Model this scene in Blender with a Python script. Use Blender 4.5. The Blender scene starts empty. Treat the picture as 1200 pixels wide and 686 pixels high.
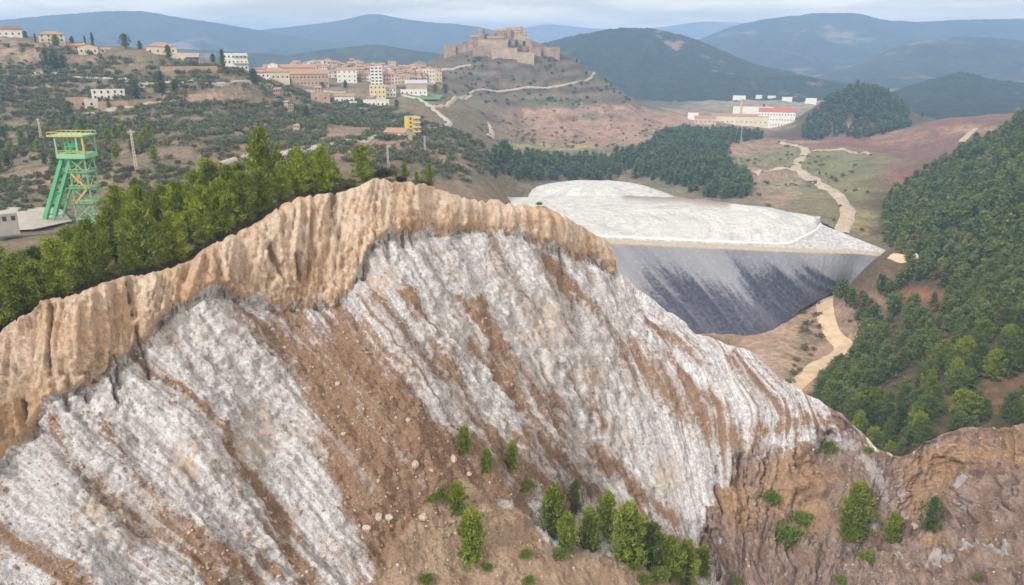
import bpy, math, random
import numpy as np
from mathutils import Vector, Matrix

# ------------------------------------------------------------------ camera, sky, sun, exposure
sc = bpy.context.scene
R = math.radians
F = 889.5                       # focal length in photo pixels (1200 wide)
PITCH = R(17.65)
CAMZ = 0.0
cam = bpy.data.cameras.new("camera")
camo = bpy.data.objects.new("camera", cam)
sc.collection.objects.link(camo)
camo.location = (0, 0, CAMZ)
camo.rotation_euler = (R(90) - PITCH, 0, 0)
cam.sensor_width = 36.0
cam.lens = 36.0 * F / 1200.0
cam.clip_start = 0.5
cam.clip_end = 40000
sc.camera = camo

SUN_EL, SUN_AZ = R(38), R(-140)     # azimuth from +Y, clockwise: behind the camera, to the left
sun = bpy.data.lights.new("sun", 'SUN')
sun.energy = 1.5
sun.angle = R(11)
sun.color = (1.0, 0.985, 0.96)
suno = bpy.data.objects.new("sun", sun)
sc.collection.objects.link(suno)
sd = Vector((math.sin(SUN_AZ) * math.cos(SUN_EL), math.cos(SUN_AZ) * math.cos(SUN_EL), math.sin(SUN_EL)))
suno.rotation_euler = (-sd).to_track_quat('-Z', 'Y').to_euler()

w = bpy.data.worlds.new("World")
sc.world = w
w.use_nodes = True
nt = w.node_tree
nt.nodes.clear()
N = nt.nodes.new
L = nt.links.new
out = N('ShaderNodeOutputWorld')
bg = N('ShaderNodeBackground')
sky = N('ShaderNodeTexSky')
sky.sky_type = 'NISHITA'
sky.sun_disc = False
sky.sun_elevation = SUN_EL
sky.sun_rotation = SUN_AZ
sky.dust_density = 2.0
tc = N('ShaderNodeTexCoord')
sep = N('ShaderNodeSeparateXYZ')
L(tc.outputs['Generated'], sep.inputs[0])
addz = N('ShaderNodeMath'); addz.operation = 'MAXIMUM'; addz.inputs[1].default_value = 0.0
L(sep.outputs['Z'], addz.inputs[0])
addz2 = N('ShaderNodeMath'); addz2.operation = 'ADD'; addz2.inputs[1].default_value = 0.070
L(addz.outputs[0], addz2.inputs[0])
dv = N('ShaderNodeVectorMath'); dv.operation = 'DIVIDE'
L(tc.outputs['Generated'], dv.inputs[0])
comb = N('ShaderNodeCombineXYZ')
for i in range(3):
    L(addz2.outputs[0], comb.inputs[i])
L(comb.outputs[0], dv.inputs[1])
nz = N('ShaderNodeTexNoise')
nz.inputs['Scale'].default_value = 0.55
nz.inputs['Detail'].default_value = 6
nz.inputs['Roughness'].default_value = 0.55
L(dv.outputs[0], nz.inputs['Vector'])
rmp = N('ShaderNodeValToRGB')
rmp.color_ramp.elements[0].position = 0.38
rmp.color_ramp.elements[0].color = (6.2, 5.75, 4.8, 1)
rmp.color_ramp.elements[1].position = 0.60
rmp.color_ramp.elements[1].color = (10.6, 9.6, 7.6, 1)
L(nz.outputs['Fac'], rmp.inputs[0])
mx = N('ShaderNodeMix'); mx.data_type = 'RGBA'
mx.inputs['Factor'].default_value = 0.92
L(sky.outputs[0], mx.inputs[6])
L(rmp.outputs[0], mx.inputs[7])
L(mx.outputs[2], bg.inputs['Color'])
bg.inputs['Strength'].default_value = 0.070
L(bg.outputs[0], out.inputs[0])

sc.view_settings.view_transform = 'Standard'
sc.view_settings.look = 'None'
sc.view_settings.exposure = 1.21
sc.view_settings.gamma = 1.0
sc.view_settings.use_curve_mapping = False
sc.cycles.max_bounces = 5
sc.cycles.diffuse_bounces = 3
sc.cycles.transparent_max_bounces = 8
sc.cycles.volume_bounces = 1

C = sc.collection
rng = np.random.default_rng(7)
random.seed(7)

# ------------------------------------------------------------------ projection helpers
SP, CP = math.sin(PITCH), math.cos(PITCH)

def P(px, py, Y):
    """world point seen at photo pixel (px,py) at forward ground distance Y"""
    px = np.asarray(px, float); py = np.asarray(py, float); Y = np.asarray(Y, float)
    a = (px - 600) / F; b = (343 - py) / F
    dy = CP + b * SP; dz = -SP + b * CP
    t = Y / dy
    return np.stack([a * t, Y + 0 * t, CAMZ + dz * t], -1)

def proj(p):
    p = np.asarray(p, float)
    x, y, z = p[..., 0], p[..., 1], p[..., 2] - CAMZ
    f = y * CP - z * SP
    u = y * SP + z * CP
    return 600 + F * x / f, 343 - F * u / f

# ------------------------------------------------------------------ noise
def _hash(ix, iy, iz, seed):
    h = (ix * 374761393 + iy * 668265263 + iz * 2147483647 + seed * 974634777) & 0xFFFFFFFF
    h = ((h ^ (h >> 13)) * 1274126177) & 0xFFFFFFFF
    h = ((h ^ (h >> 16)) * 2246822519) & 0xFFFFFFFF
    return h ^ (h >> 15)

GR = np.random.default_rng(3).normal(size=(256, 3))
GR /= np.linalg.norm(GR, axis=1)[:, None]

def perlin(x, y, z=0.0, seed=0):
    x, y, z = np.broadcast_arrays(np.asarray(x, float), np.asarray(y, float), np.asarray(z, float))
    fx, fy, fz = np.floor(x), np.floor(y), np.floor(z)
    ix, iy, iz = fx.astype(np.int64), fy.astype(np.int64), fz.astype(np.int64)
    x, y, z = x - fx, y - fy, z - fz
    sx = x * x * x * (x * (x * 6 - 15) + 10); sy = y * y * y * (y * (y * 6 - 15) + 10); sz = z * z * z * (z * (z * 6 - 15) + 10)
    r = 0
    for dx in (0, 1):
        wx = sx if dx else 1 - sx
        for dy in (0, 1):
            wy = sy if dy else 1 - sy
            for dz in (0, 1):
                wz = sz if dz else 1 - sz
                g = GR[_hash(ix + dx, iy + dy, iz + dz, seed) & 255]
                r = r + wx * wy * wz * (g[..., 0] * (x - dx) + g[..., 1] * (y - dy) + g[..., 2] * (z - dz))
    return r * 1.5

def fbm(x, y, z=0.0, oct=4, seed=0, gain=0.5):
    r, a, f = 0, 1.0, 1.0
    for i in range(oct):
        r = r + a * perlin(np.asarray(x) * f, np.asarray(y) * f, np.asarray(z) * f, seed + i)
        a *= gain; f *= 2.03
    return r

def sstep(a, b, x):
    t = np.clip((x - a) / (b - a), 0, 1)
    return t * t * (3 - 2 * t)

# ------------------------------------------------------------------ thin plate RBF
class RBF:
    def __init__(s, pts, vals, smooth=1e-4):
        s.p = np.asarray(pts, float); v = np.asarray(vals, float)
        n, d = s.p.shape
        A = s.k(s.p, s.p) + smooth * np.eye(n)
        Q = np.hstack([np.ones((n, 1)), s.p])
        M = np.block([[A, Q], [Q.T, np.zeros((d + 1, d + 1))]])
        s.w = np.linalg.solve(M, np.concatenate([v, np.zeros((d + 1,) + v.shape[1:])]))
    @staticmethod
    def k(a, b):
        r2 = ((a[:, None, :] - b[None]) ** 2).sum(-1)
        return 0.5 * r2 * np.log(r2 + 1e-12)
    def __call__(s, q):
        q = np.asarray(q, float); sh = q.shape[:-1]; q = q.reshape(-1, q.shape[-1])
        o = []
        for i in range(0, len(q), 20000):
            c = q[i:i + 20000]
            o.append(s.k(c, s.p) @ s.w[:len(s.p)] + np.hstack([np.ones((len(c), 1)), c]) @ s.w[len(s.p):])
        r = np.concatenate(o)
        return r.reshape(sh + r.shape[1:])

def inpoly(x, y, poly):
    x = np.asarray(x, float); y = np.asarray(y, float)
    r = np.zeros(x.shape, bool)
    n = len(poly)
    for i in range(n):
        x0, y0 = poly[i]; x1, y1 = poly[(i + 1) % n]
        if y0 == y1: continue
        c = ((y0 > y) != (y1 > y)) & (x < (x1 - x0) * (y - y0) / (y1 - y0) + x0)
        r ^= c
    return r

def segd(x, y, line, close=False):
    """distance to a polyline"""
    d = np.full(np.shape(x), 1e9)
    pts = list(line) + ([line[0]] if close else [])
    for (x0, y0), (x1, y1) in zip(pts[:-1], pts[1:]):
        vx, vy = x1 - x0, y1 - y0
        t = np.clip(((x - x0) * vx + (y - y0) * vy) / (vx * vx + vy * vy + 1e-9), 0, 1)
        d = np.minimum(d, np.hypot(x - x0 - t * vx, y - y0 - t * vy))
    return d

def polysd(x, y, poly):
    d = segd(x, y, poly, True)
    return np.where(inpoly(x, y, poly), d, -d)

# ------------------------------------------------------------------ objects
def tag(o, label=None, cat=None, group=None, kind=None):
    if label: o['label'] = label
    if cat: o['category'] = cat
    if group: o['group'] = group
    if kind: o['kind'] = kind
    return o

def empty(name, loc=(0, 0, 0), rz=0.0, label=None, cat=None, group=None):
    o = bpy.data.objects.new(name, None)
    C.objects.link(o)
    o.empty_display_size = 0.5
    o.location = loc; o.rotation_euler = (0, 0, rz)
    return tag(o, label, cat, group)

def mesh_np(name, v, f, mats, smooth=False, fm=None, attrs=None):
    """v (n,3), f (m,k) uniform faces -> mesh datablock"""
    me = bpy.data.meshes.new(name)
    v = np.asarray(v, np.float32); f = np.asarray(f, np.int32)
    me.vertices.add(len(v)); me.vertices.foreach_set('co', v.ravel())
    m, k = f.shape
    me.loops.add(m * k); me.loops.foreach_set('vertex_index', f.ravel())
    me.polygons.add(m)
    me.polygons.foreach_set('loop_start', np.arange(0, m * k, k, dtype=np.int32))
    me.polygons.foreach_set('loop_total', np.full(m, k, np.int32))
    if fm is not None: me.polygons.foreach_set('material_index', np.asarray(fm, np.int32))
    me.polygons.foreach_set('use_smooth', np.full(m, smooth, bool))
    for mt in (mats if isinstance(mats, (list, tuple)) else [mats]): me.materials.append(mt)
    for nm, (typ, data) in (attrs or {}).items():
        at = me.attributes.new(nm, typ, 'POINT')
        if typ == 'FLOAT': at.data.foreach_set('value', np.asarray(data, np.float32).ravel())
        elif typ == 'FLOAT_VECTOR': at.data.foreach_set('vector', np.asarray(data, np.float32).ravel())
        elif typ == 'FLOAT_COLOR': at.data.foreach_set('color', np.asarray(data, np.float32).ravel())
    me.update(calc_edges=True)
    me.validate()
    return me

def link(name, me, parent=None):
    o = bpy.data.objects.new(name, me)
    C.objects.link(o)
    if parent: o.parent = parent
    return o

def grid_faces(nr, nc):
    i = np.arange(nr * nc).reshape(nr, nc)
    return np.stack([i[:-1, :-1], i[:-1, 1:], i[1:, 1:], i[1:, :-1]], -1).reshape(-1, 4)

class MB:
    """collects boxes, beams, prisms; build() makes ONE mesh object"""
    def __init__(s): s.v = []; s.f = []
    def add(s, vs, fs):
        b = len(s.v); s.v += [tuple(q) for q in vs]; s.f += [tuple(i + b for i in q) for q in fs]; return s
    def box(s, x0, x1, y0, y1, z0, z1):
        return s.add([(x0, y0, z0), (x1, y0, z0), (x1, y1, z0), (x0, y1, z0), (x0, y0, z1), (x1, y0, z1), (x1, y1, z1), (x0, y1, z1)],
                     [(0, 3, 2, 1), (4, 5, 6, 7), (0, 1, 5, 4), (1, 2, 6, 5), (2, 3, 7, 6), (3, 0, 4, 7)])
    def beam(s, p, q, r=0.2, r2=None):
        p, q = Vector(p), Vector(q); d = (q - p).normalized()
        a = d.cross(Vector((0, 0, 1)))
        if a.length < 1e-3: a = Vector((1, 0, 0))
        a.normalize(); b = d.cross(a); r2 = r if r2 is None else r2
        vs = []
        for c, rr in ((p, r), (q, r2)):
            for i, j in ((-1, -1), (1, -1), (1, 1), (-1, 1)): vs.append(c + a * i * rr + b * j * rr)
        return s.add(vs, [(0, 1, 2, 3), (7, 6, 5, 4), (0, 4, 5, 1), (1, 5, 6, 2), (2, 6, 7, 3), (3, 7, 4, 0)])
    def cyl(s, c, r, h, n=12, r2=None, axis='z'):
        r2 = r if r2 is None else r2
        vs = []
        for k, rr in ((0, r), (1, r2)):
            for i in range(n):
                t = 2 * math.pi * i / n
                if axis == 'z': vs.append((c[0] + rr * math.cos(t), c[1] + rr * math.sin(t), c[2] + h * k))
                else: vs.append((c[0] + rr * math.cos(t), c[1] + h * k, c[2] + rr * math.sin(t)))
        fs = [(i, (i + 1) % n, n + (i + 1) % n, n + i) for i in range(n)]
        fs += [tuple(range(n))[::-1], tuple(range(n, 2 * n))]
        return s.add(vs, fs)
    def gable(s, x0, x1, y0, y1, z, h, ov=0.5, th=0.3):
        """two-slope roof, ridge along x, with thickness"""
        x0 -= ov; x1 += ov; y0 -= ov; y1 += ov; ym = (y0 + y1) / 2
        vs = []
        for x in (x0, x1): vs += [(x, y0, z), (x, ym, z + h), (x, y1, z), (x, y1, z - th), (x, ym, z + h - th), (x, y0, z - th)]
        fs = [(0, 1, 7, 6), (1, 2, 8, 7), (2, 3, 9, 8), (3, 4, 10, 9), (4, 5, 11, 10), (5, 0, 6, 11),
              (0, 5, 4, 1), (1, 4, 3, 2), (6, 7, 10, 11), (7, 8, 9, 10)]
        return s.add(vs, fs)
    def hip(s, x0, x1, y0, y1, z, h, ov=0.5, th=0.25):
        x0 -= ov; x1 += ov; y0 -= ov; y1 += ov; ym = (y0 + y1) / 2; k = min((y1 - y0) / 2, (x1 - x0) / 2 * .9)
        vs = [(x0, y0, z), (x1, y0, z), (x1, y1, z), (x0, y1, z), (x0 + k, ym, z + h), (x1 - k, ym, z + h),
              (x0, y0, z - th), (x1, y0, z - th), (x1, y1, z - th), (x0, y1, z - th)]
        fs = [(0, 1, 5, 4), (1, 2, 5), (2, 3, 4, 5), (3, 0, 4), (6, 7, 1, 0), (7, 8, 2, 1), (8, 9, 3, 2), (9, 6, 0, 3), (9, 8, 7, 6)]
        return s.add(vs, fs)
    def mesh(s, name, mat):
        me = bpy.data.meshes.new(name); me.from_pydata(s.v, [], s.f); me.materials.append(mat); me.update(); return me
    def build(s, name, mat, parent=None): return link(name, s.mesh(name, mat), parent)

# ------------------------------------------------------------------ materials
class NT:
    """small node graph helper"""
    def __init__(s, name, rough=0.9, spec=0.2):
        s.m = bpy.data.materials.new(name); s.m.use_nodes = True
        s.t = s.m.node_tree; s.b = s.t.nodes['Principled BSDF']
        s.b.inputs['Roughness'].default_value = rough
        s.b.inputs['Specular IOR Level'].default_value = spec
    def n(s, t): return s.t.nodes.new(t)
    def l(s, a, b): s.t.links.new(a, b)
    def attr(s, name, o='Fac'):
        a = s.n('ShaderNodeAttribute'); a.attribute_name = name; return a.outputs[o]
    def pos(s):
        g = s.n('ShaderNodeNewGeometry'); return g.outputs['Position']
    def obj(s): return s.n('ShaderNodeTexCoord').outputs['Object']
    def rnd(s): return s.n('ShaderNodeObjectInfo').outputs['Random']
    def scale(s, vec, sc3):
        m = s.n('ShaderNodeVectorMath'); m.operation = 'MULTIPLY'; s.l(vec, m.inputs[0]); m.inputs[1].default_value = sc3; return m.outputs[0]
    def noise(s, vec, scale=1.0, detail=4, rough=0.55, dist=0.0):
        t = s.n('ShaderNodeTexNoise'); s.l(vec, t.inputs['Vector'])
        t.inputs['Scale'].default_value = scale; t.inputs['Detail'].default_value = detail
        t.inputs['Roughness'].default_value = rough; t.inputs['Distortion'].default_value = dist
        return t.outputs['Fac']
    def math(s, op, a, b=None, c=None, clamp=False):
        m = s.n('ShaderNodeMath'); m.operation = op; m.use_clamp = clamp
        for i, q in enumerate((a, b, c)):
            if q is None: continue
            if isinstance(q, (int, float)): m.inputs[i].default_value = q
            else: s.l(q, m.inputs[i])
        return m.outputs[0]
    def step(s, v, a, b):
        m = s.n('ShaderNodeMapRange'); m.interpolation_type = 'SMOOTHSTEP'; s.l(v, m.inputs[0])
        m.inputs[1].default_value = a; m.inputs[2].default_value = b; return m.outputs[0]
    def mix(s, f, a, b, mode='MIX'):
        m = s.n('ShaderNodeMix'); m.data_type = 'RGBA'; m.blend_type = mode
        if isinstance(f, (int, float)): m.inputs[0].default_value = f
        else: s.l(f, m.inputs[0])
        for i, q in ((6, a), (7, b)):
            if isinstance(q, tuple): m.inputs[i].default_value = q + (1,) if len(q) == 3 else q
            else: s.l(q, m.inputs[i])
        return m.outputs[2]
    def bump(s, h, strength=0.5, dist=0.3, prev=None):
        b = s.n('ShaderNodeBump'); b.inputs['Strength'].default_value = strength; b.inputs['Distance'].default_value = dist
        s.l(h, b.inputs['Height'])
        if prev is not None: s.l(prev, b.inputs['Normal'])
        return b.outputs[0]
    def done(s, col, nrm=None):
        if isinstance(col, tuple): s.b.inputs['Base Color'].default_value = col + (1,)
        else: s.l(col, s.b.inputs['Base Color'])
        if nrm is not None: s.l(nrm, s.b.inputs['Normal'])
        return s.m

def plain(name, col, var=0.15, scale=0.6, rough=0.85, spec=0.25):
    t = NT(name, rough, spec)
    o = t.obj()
    n = t.noise(o, scale, 5, 0.6)
    n2 = t.noise(t.scale(o, (1, 1, .25)), scale * 3.1, 4)
    c = t.mix(t.step(n, .3, .7), tuple(x * (1 - var) for x in col), tuple(min(.9, x * (1 + var)) for x in col))
    c = t.mix(t.math('MULTIPLY', t.step(n2, .5, .75), var * 1.5), c, tuple(x * .55 for x in col))
    return t.done(c)

def foliage(name, dark, light, trans=0.25):
    t = NT(name, 0.7, 0.25)
    tone = t.attr('tone'); r = t.rnd()
    f = t.math('ADD', t.math('MULTIPLY', tone, .65), t.math('MULTIPLY', r, .45), clamp=True)
    c = t.mix(f, dark, light)
    m = t.m; tr = t.n('ShaderNodeBsdfTranslucent'); t.l(c, tr.inputs[0]); t.l(c, t.b.inputs['Base Color'])
    ms = t.n('ShaderNodeMixShader'); ms.inputs[0].default_value = trans
    t.l(t.b.outputs[0], ms.inputs[1]); t.l(tr.outputs[0], ms.inputs[2])
    t.l(ms.outputs[0], t.t.nodes['Material Output'].inputs[0])
    return m

M = {}
M['needle_light'] = foliage('needles_light', (.075, .115, .010), (.31, .36, .030))
M['needle_dark'] = foliage('needles_dark', (.055, .088, .024), (.17, .21, .055))
M['needle_far'] = foliage('needles_far', (.048, .085, .038), (.125, .17, .065))
M['olive'] = foliage('olive_leaves', (.085, .105, .052), (.21, .235, .12))
M['scrub'] = foliage('scrub_leaves', (.075, .085, .035), (.21, .205, .085))
M['autumn'] = foliage('autumn_leaves', (.14, .085, .035), (.26, .16, .06))
M['bright_bush'] = foliage('bush_leaves', (.10, .15, .015), (.20, .26, .035))
M['dead_bush'] = foliage('dead_twigs', (.035, .028, .025), (.075, .06, .05))
M['bark'] = plain('bark', (.13, .10, .08), .3, 2)

# ------------------------------------------------------------------ crest of the salt mountain (photo pixel x, y, distance)
CREST = [(-400, 560, 80), (-260, 500, 84), (-120, 440, 94), (-40, 402, 101), (0, 388, 105), (20, 372, 106), (35, 366, 107), (48, 352, 107), (60, 350, 108), (85, 346, 110),
         (115, 334, 113), (150, 323, 117), (190, 318, 122), (222, 306, 126), (240, 292, 129), (270, 276, 132), (300, 262, 136),
         (330, 240, 141), (345, 232, 143), (385, 227, 148), (420, 219, 151), (438, 208, 153), (470, 212, 157), (500, 215, 162),
         (520, 224, 166), (545, 233, 171), (580, 234, 177), (600, 239, 181), (640, 243, 188), (665, 256, 193), (690, 270, 199),
         (712, 280, 203), (719, 296, 204), (724, 318, 204), (745, 333, 204), (762, 350, 203), (800, 376, 201), (815, 392, 200), (830, 394, 199), (850, 403, 197),
         (880, 411, 193), (900, 430, 190), (920, 446, 188), (960, 470, 183), (985, 485, 180), (1002, 499, 178), (1025, 523, 175),
         (1045, 534, 172), (1060, 535, 172), (1075, 526, 172), (1100, 511, 172), (1130, 501, 172), (1160, 501, 169), (1200, 497, 165),
         (1300, 488, 155), (1460, 480, 140), (1600, 480, 130)]
CRX, CRY, CRD = (np.array(q, float) for q in zip(*CREST))
crest_w = P(CRX, CRY, CRD)
cr_a = crest_w[:, 0] / crest_w[:, 1]

# ------------------------------------------------------------------ ground: control points (px, py, Y) by soil
G = {
 'plateau': [(0, 310, 180), (60, 300, 180), (130, 262, 170), (200, 250, 175), (260, 240, 175), (312, 226, 160), (350, 217, 168), (390, 217, 175),
             (180, 250, 270), (250, 225, 270), (-100, 330, 170)],
 'scrub': [(0, 262, 280), (70, 260, 290), (115, 264, 292), (330, 217, 260), (400, 217, 260), (450, 214, 240), (0, 225, 330), (60, 220, 330),
           (100, 200, 350), (180, 190, 370), (230, 180, 380), (0, 180, 420), (80, 170, 430), (160, 160, 440), (240, 155, 450),
           (0, 130, 530), (70, 130, 540), (100, 127, 540), (160, 115, 570), (220, 118, 560), (0, 85, 620), (60, 90, 620), (120, 80, 640),
           (190, 95, 610), (270, 98, 620), (300, 103, 640), (-50, 38, 690), (0, 41, 690), (40, 45, 690), (65, 50, 690), (105, 62, 680), (150, 58, 690),
           (190, 62, 700), (240, 75, 700), (280, 79, 710), (310, 92, 780), (0, 100, 900), (100, 100, 900), (200, 100, 950), (280, 105, 1000),
           (300, 130, 600), (350, 145, 560), (400, 150, 560), (450, 150, 580), (485, 161, 580), (520, 150, 640), (510, 135, 700), (500, 120, 800),
           (440, 195, 420), (500, 205, 440), (560, 200, 500), (550, 170, 600), (560, 150, 700), (580, 165, 700), (525, 130, 760), (530, 115, 900),
           (-300, 40, 650), (-300, 130, 500), (-300, 250, 300), (-500, 380, 150), (-400, 420, 120)],
 'pink': [(300, 190, 400), (270, 198, 380), (385, 170, 450), (460, 160, 520), (330, 165, 480), (420, 170, 480), (520, 185, 500)],
 'town': [(350, 105, 830), (376, 119, 720), (404, 121, 720), (440, 126, 740), (440, 112, 830), (480, 105, 900), (505, 96, 1000), (460, 85, 1050),
          (400, 82, 1050), (340, 80, 1050), (330, 90, 900)],
 'far': [(340, 95, 1350), (420, 100, 1350), (480, 110, 1400), (520, 90, 1400), (580, 80, 1450), (640, 85, 1450), (700, 110, 1450), (580, 110, 1600), (650, 115, 1600),
         (-300, 116, 1650), (0, 116, 1650), (200, 116, 1650), (400, 116, 1650), (750, 118, 1650), (1050, 118, 1650), (1200, 118, 1650), (1400, 118, 1650),
         (960, 130, 1300), (1010, 130, 1350), (1060, 140, 1300), (1150, 150, 1200), (1250, 145, 1100)],
 'valley': [(578, 206, 545), (612, 227, 575), (590, 232, 545), (640, 195, 680), (700, 192, 750), (760, 185, 760), (830, 200, 680), (860, 225, 600), (880, 235, 560),
            (930, 262, 500), (1000, 275, 470), (1040, 290, 440), (700, 300, 480), (800, 310, 450), (700, 250, 580), (600, 180, 750), (650, 180, 760), (720, 175, 800)],
 'floor': [(880, 412, 350), (900, 430, 330), (930, 455, 305), (995, 408, 350), (970, 385, 375), (965, 350, 420), (985, 337, 435), (940, 400, 360),
           (850, 455, 300), (750, 440, 300), (600, 400, 300), (600, 300, 350), (550, 330, 250), (900, 560, 220), (1000, 590, 200)],
 'forest': [(1020, 310, 400), (1030, 272, 480), (1045, 235, 560), (1100, 210, 600), (1100, 300, 380), (1100, 250, 480), (1200, 300, 330), (1200, 220, 430),
            (1200, 150, 600), (1160, 170, 620), (1250, 120, 640), (1300, 200, 400), (1300, 420, 220), (1200, 420, 230), (1150, 440, 230), (1100, 470, 225),
            (1060, 500, 228), (1030, 532, 225), (1000, 520, 230), (965, 465, 275), (1000, 440, 300), (1040, 400, 310), (1060, 360, 340), (1100, 400, 280),
            (1200, 470, 215), (1200, 496, 205), (1130, 499, 215), (1400, 110, 600), (1400, 400, 200), (1400, 150, 900), (1400, 200, 500),
            (935, 158, 1080), (960, 132, 1110), (985, 112, 1150), (1005, 107, 1170), (1035, 113, 1170), (1062, 135, 1130), (1066, 148, 1080)],
 'red': [(1040, 205, 640), (1100, 180, 800), (1150, 160, 850), (1180, 140, 900), (1130, 137, 1000), (1080, 145, 1000), (1060, 160, 950), (990, 165, 950),
         (1010, 163, 1030), (960, 165, 1040)],
 'grass': [(1000, 190, 720), (930, 180, 850), (920, 195, 760), (900, 210, 680), (960, 215, 640), (990, 245, 540), (1000, 225, 600), (880, 190, 800)],
 'bad': [(850, 165, 950), (870, 150, 1100), (940, 165, 1000), (620, 135, 1040), (700, 140, 1040), (640, 160, 920), (700, 165, 900), (740, 150, 1000), (780, 140, 1150), (800, 132, 1250)],
 'flat': [(870, 147, 1200), (910, 149, 1200), (950, 140, 1300), (830, 140, 1200), (900, 120, 1600), (870, 118, 1650), (950, 122, 1650)],
 'castle': [(560, 130, 950), (600, 150, 950), (540, 102, 1120), (600, 104, 1140), (640, 104, 1150), (690, 100, 1180), (714, 95, 1220), (500, 90, 1180),
            (520, 66, 1230), (535, 62, 1230), (560, 62, 1220), (600, 66, 1210), (640, 64, 1230), (660, 66, 1250), (690, 82, 1250), (715, 98, 1250), (745, 118, 1260),
            (560, 45, 1260), (600, 48, 1260), (580, 42, 1300), (620, 47, 1290), (520, 110, 1050), (560, 108, 1080), (600, 120, 1080), (650, 120, 1090), (700, 118, 1100)],
}
SOIL = {'plateau': (.15, .125, .07), 'scrub': (.185, .145, .105), 'pink': (.30, .20, .15), 'town': (.22, .18, .13), 'far': (.10, .11, .07), 'valley': (.19, .16, .11),
        'floor': (.36, .245, .18), 'forest': (.10, .072, .045), 'red': (.20, .105, .09), 'grass': (.20, .18, .10), 'bad': (.31, .205, .155), 'flat': (.30, .24, .18), 'castle': (.135, .105, .080)}
gp, gc = [], []
for k_, l_ in G.items():
    for q in l_: gp.append(P(*q)); gc.append(SOIL[k_])
for q, x in zip(crest_w, CRX):
    if x <= 500: gp.append(q - np.array([0, 0, .4])); gc.append(SOIL['plateau'])
gp = np.array(gp); gc = np.array(gc)
def gco(X, Y): return np.stack([X / Y * 3.0, np.log(Y) * 2.0], -1)
GRBF = RBF(gco(gp[:, 0], gp[:, 1]), gp[:, 2] / gp[:, 1], 2e-4)

def ground(X, Y):
    X = np.asarray(X, float); Y = np.asarray(Y, float)
    a = X / Y
    Yc_ = np.clip(Y, 70, 1700)
    e = GRBF(gco(a * Yc_, Yc_))
    z = e * Yc_
    z = z + (-108 - z) * sstep(1350, 1900, Y)
    amp = np.clip(Y / 400, .35, 1.6) * sstep(140, 260, Y)
    z = z + amp * (2.2 * fbm(X / 55, Y / 55, 0, 3, 11) + .8 * fbm(X / 14, Y / 14, 0, 3, 21))
    # badlands relief below the castle
    bx = np.exp(-(((a - .10) / .14) ** 2 + ((Y - 1000) / 150) ** 2))
    z = z - 12 * bx * np.abs(perlin(X / 38, Y / 60, 0, 31)) - 4 * bx * np.abs(perlin(X / 15, Y / 30, 0, 32))
    cx = np.exp(-(((a - .05) / .12) ** 2 + ((Y - 1170) / 90) ** 2))
    z = z - 9 * cx * np.abs(perlin(X / 26, Y / 90, 0, 33)) - 3 * cx * np.abs(perlin(X / 10, Y / 30, 0, 35))
    b2 = np.exp(-((((a - .36) / .10) ** 2 + ((Y - 760) / 170) ** 2) ** 2))
    z = z - b2 * (7 * np.abs(perlin(X / 45, Y / 45, 0, 36)) + 4 * np.abs(perlin(X / 17, Y / 17, 0, 37)))
    tm = sstep(-.06, -.14, a) * sstep(330, 400, Y) * sstep(740, 680, Y)
    q_ = z / 3.4 + .35 * fbm(X / 70, Y / 70, 0, 2, 38); fq = q_ - np.floor(q_)
    z = z + tm * 3.4 * (sstep(.62, .98, fq) - fq) * .85
    # keep below the salt mountain in front of its crest
    Yc = np.interp(a, cr_a, CRD)
    d = np.maximum(Yc + 3.0 - Y, 0)
    z = np.minimum(z, np.where(d > 0, z - 2.6 * d, z))
    zc = np.interp(a, cr_a, crest_w[:, 2])
    z = np.where((d > 0), np.maximum(np.minimum(z, zc - 2.6 * d), -150), z)
    # right of the plateau the salt ridge is free standing: sink the ground behind it
    return np.maximum(z, -150)

def hit(px, py, y0=130.0, y1=2400.0, n=320):
    """first ground point along the ray of a photo pixel"""
    Ys = np.exp(np.linspace(math.log(y0), math.log(y1), n))
    p = P(np.full(n, px), np.full(n, py), Ys)
    g = ground(p[:, 0], p[:, 1])
    below = np.nonzero(p[:, 2] <= g)[0]
    i = below[0] if len(below) else n - 1
    if i > 0:
        d0 = p[i - 1, 2] - g[i - 1]; d1 = g[i] - p[i, 2]
        t = d0 / (d0 + d1 + 1e-9)
        q = p[i - 1] * (1 - t) + p[i] * t
    else: q = p[0]
    return np.array([q[0], q[1], ground(np.array([q[0]]), np.array([q[1]]))[0]])

# ground mesh
na, ny = 760, 520
A_ = np.linspace(-1.05, 1.05, na)
Y_ = np.exp(np.linspace(math.log(92), math.log(11000), ny))
AA, YY = np.meshgrid(A_, Y_)
XX = AA * YY
ZZ = ground(XX, YY)
gv = np.stack([XX, YY, ZZ], -1)
# soil colour: inverse distance from the control points in a warped plane, a property of the land
wq = gco(XX + 12 * fbm(XX / 60, YY / 60, 0, 3, 41) * np.clip(YY / 400, .5, 3), YY * (1 + .03 * fbm(XX / 60 + 9, YY / 60, 0, 3, 42)))
wf = wq.reshape(-1, 2); pc = gco(gp[:, 0], gp[:, 1]); cols = np.zeros((len(wf), 3))
for i in range(0, len(wf), 40000):
    d2 = ((wf[i:i + 40000, None] - pc[None]) ** 2).sum(-1) + .004
    ww = d2 ** -2.5
    cols[i:i + 40000] = (ww @ gc) / ww.sum(1)[:, None]
cols = cols.reshape(ny, na, 3)
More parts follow.
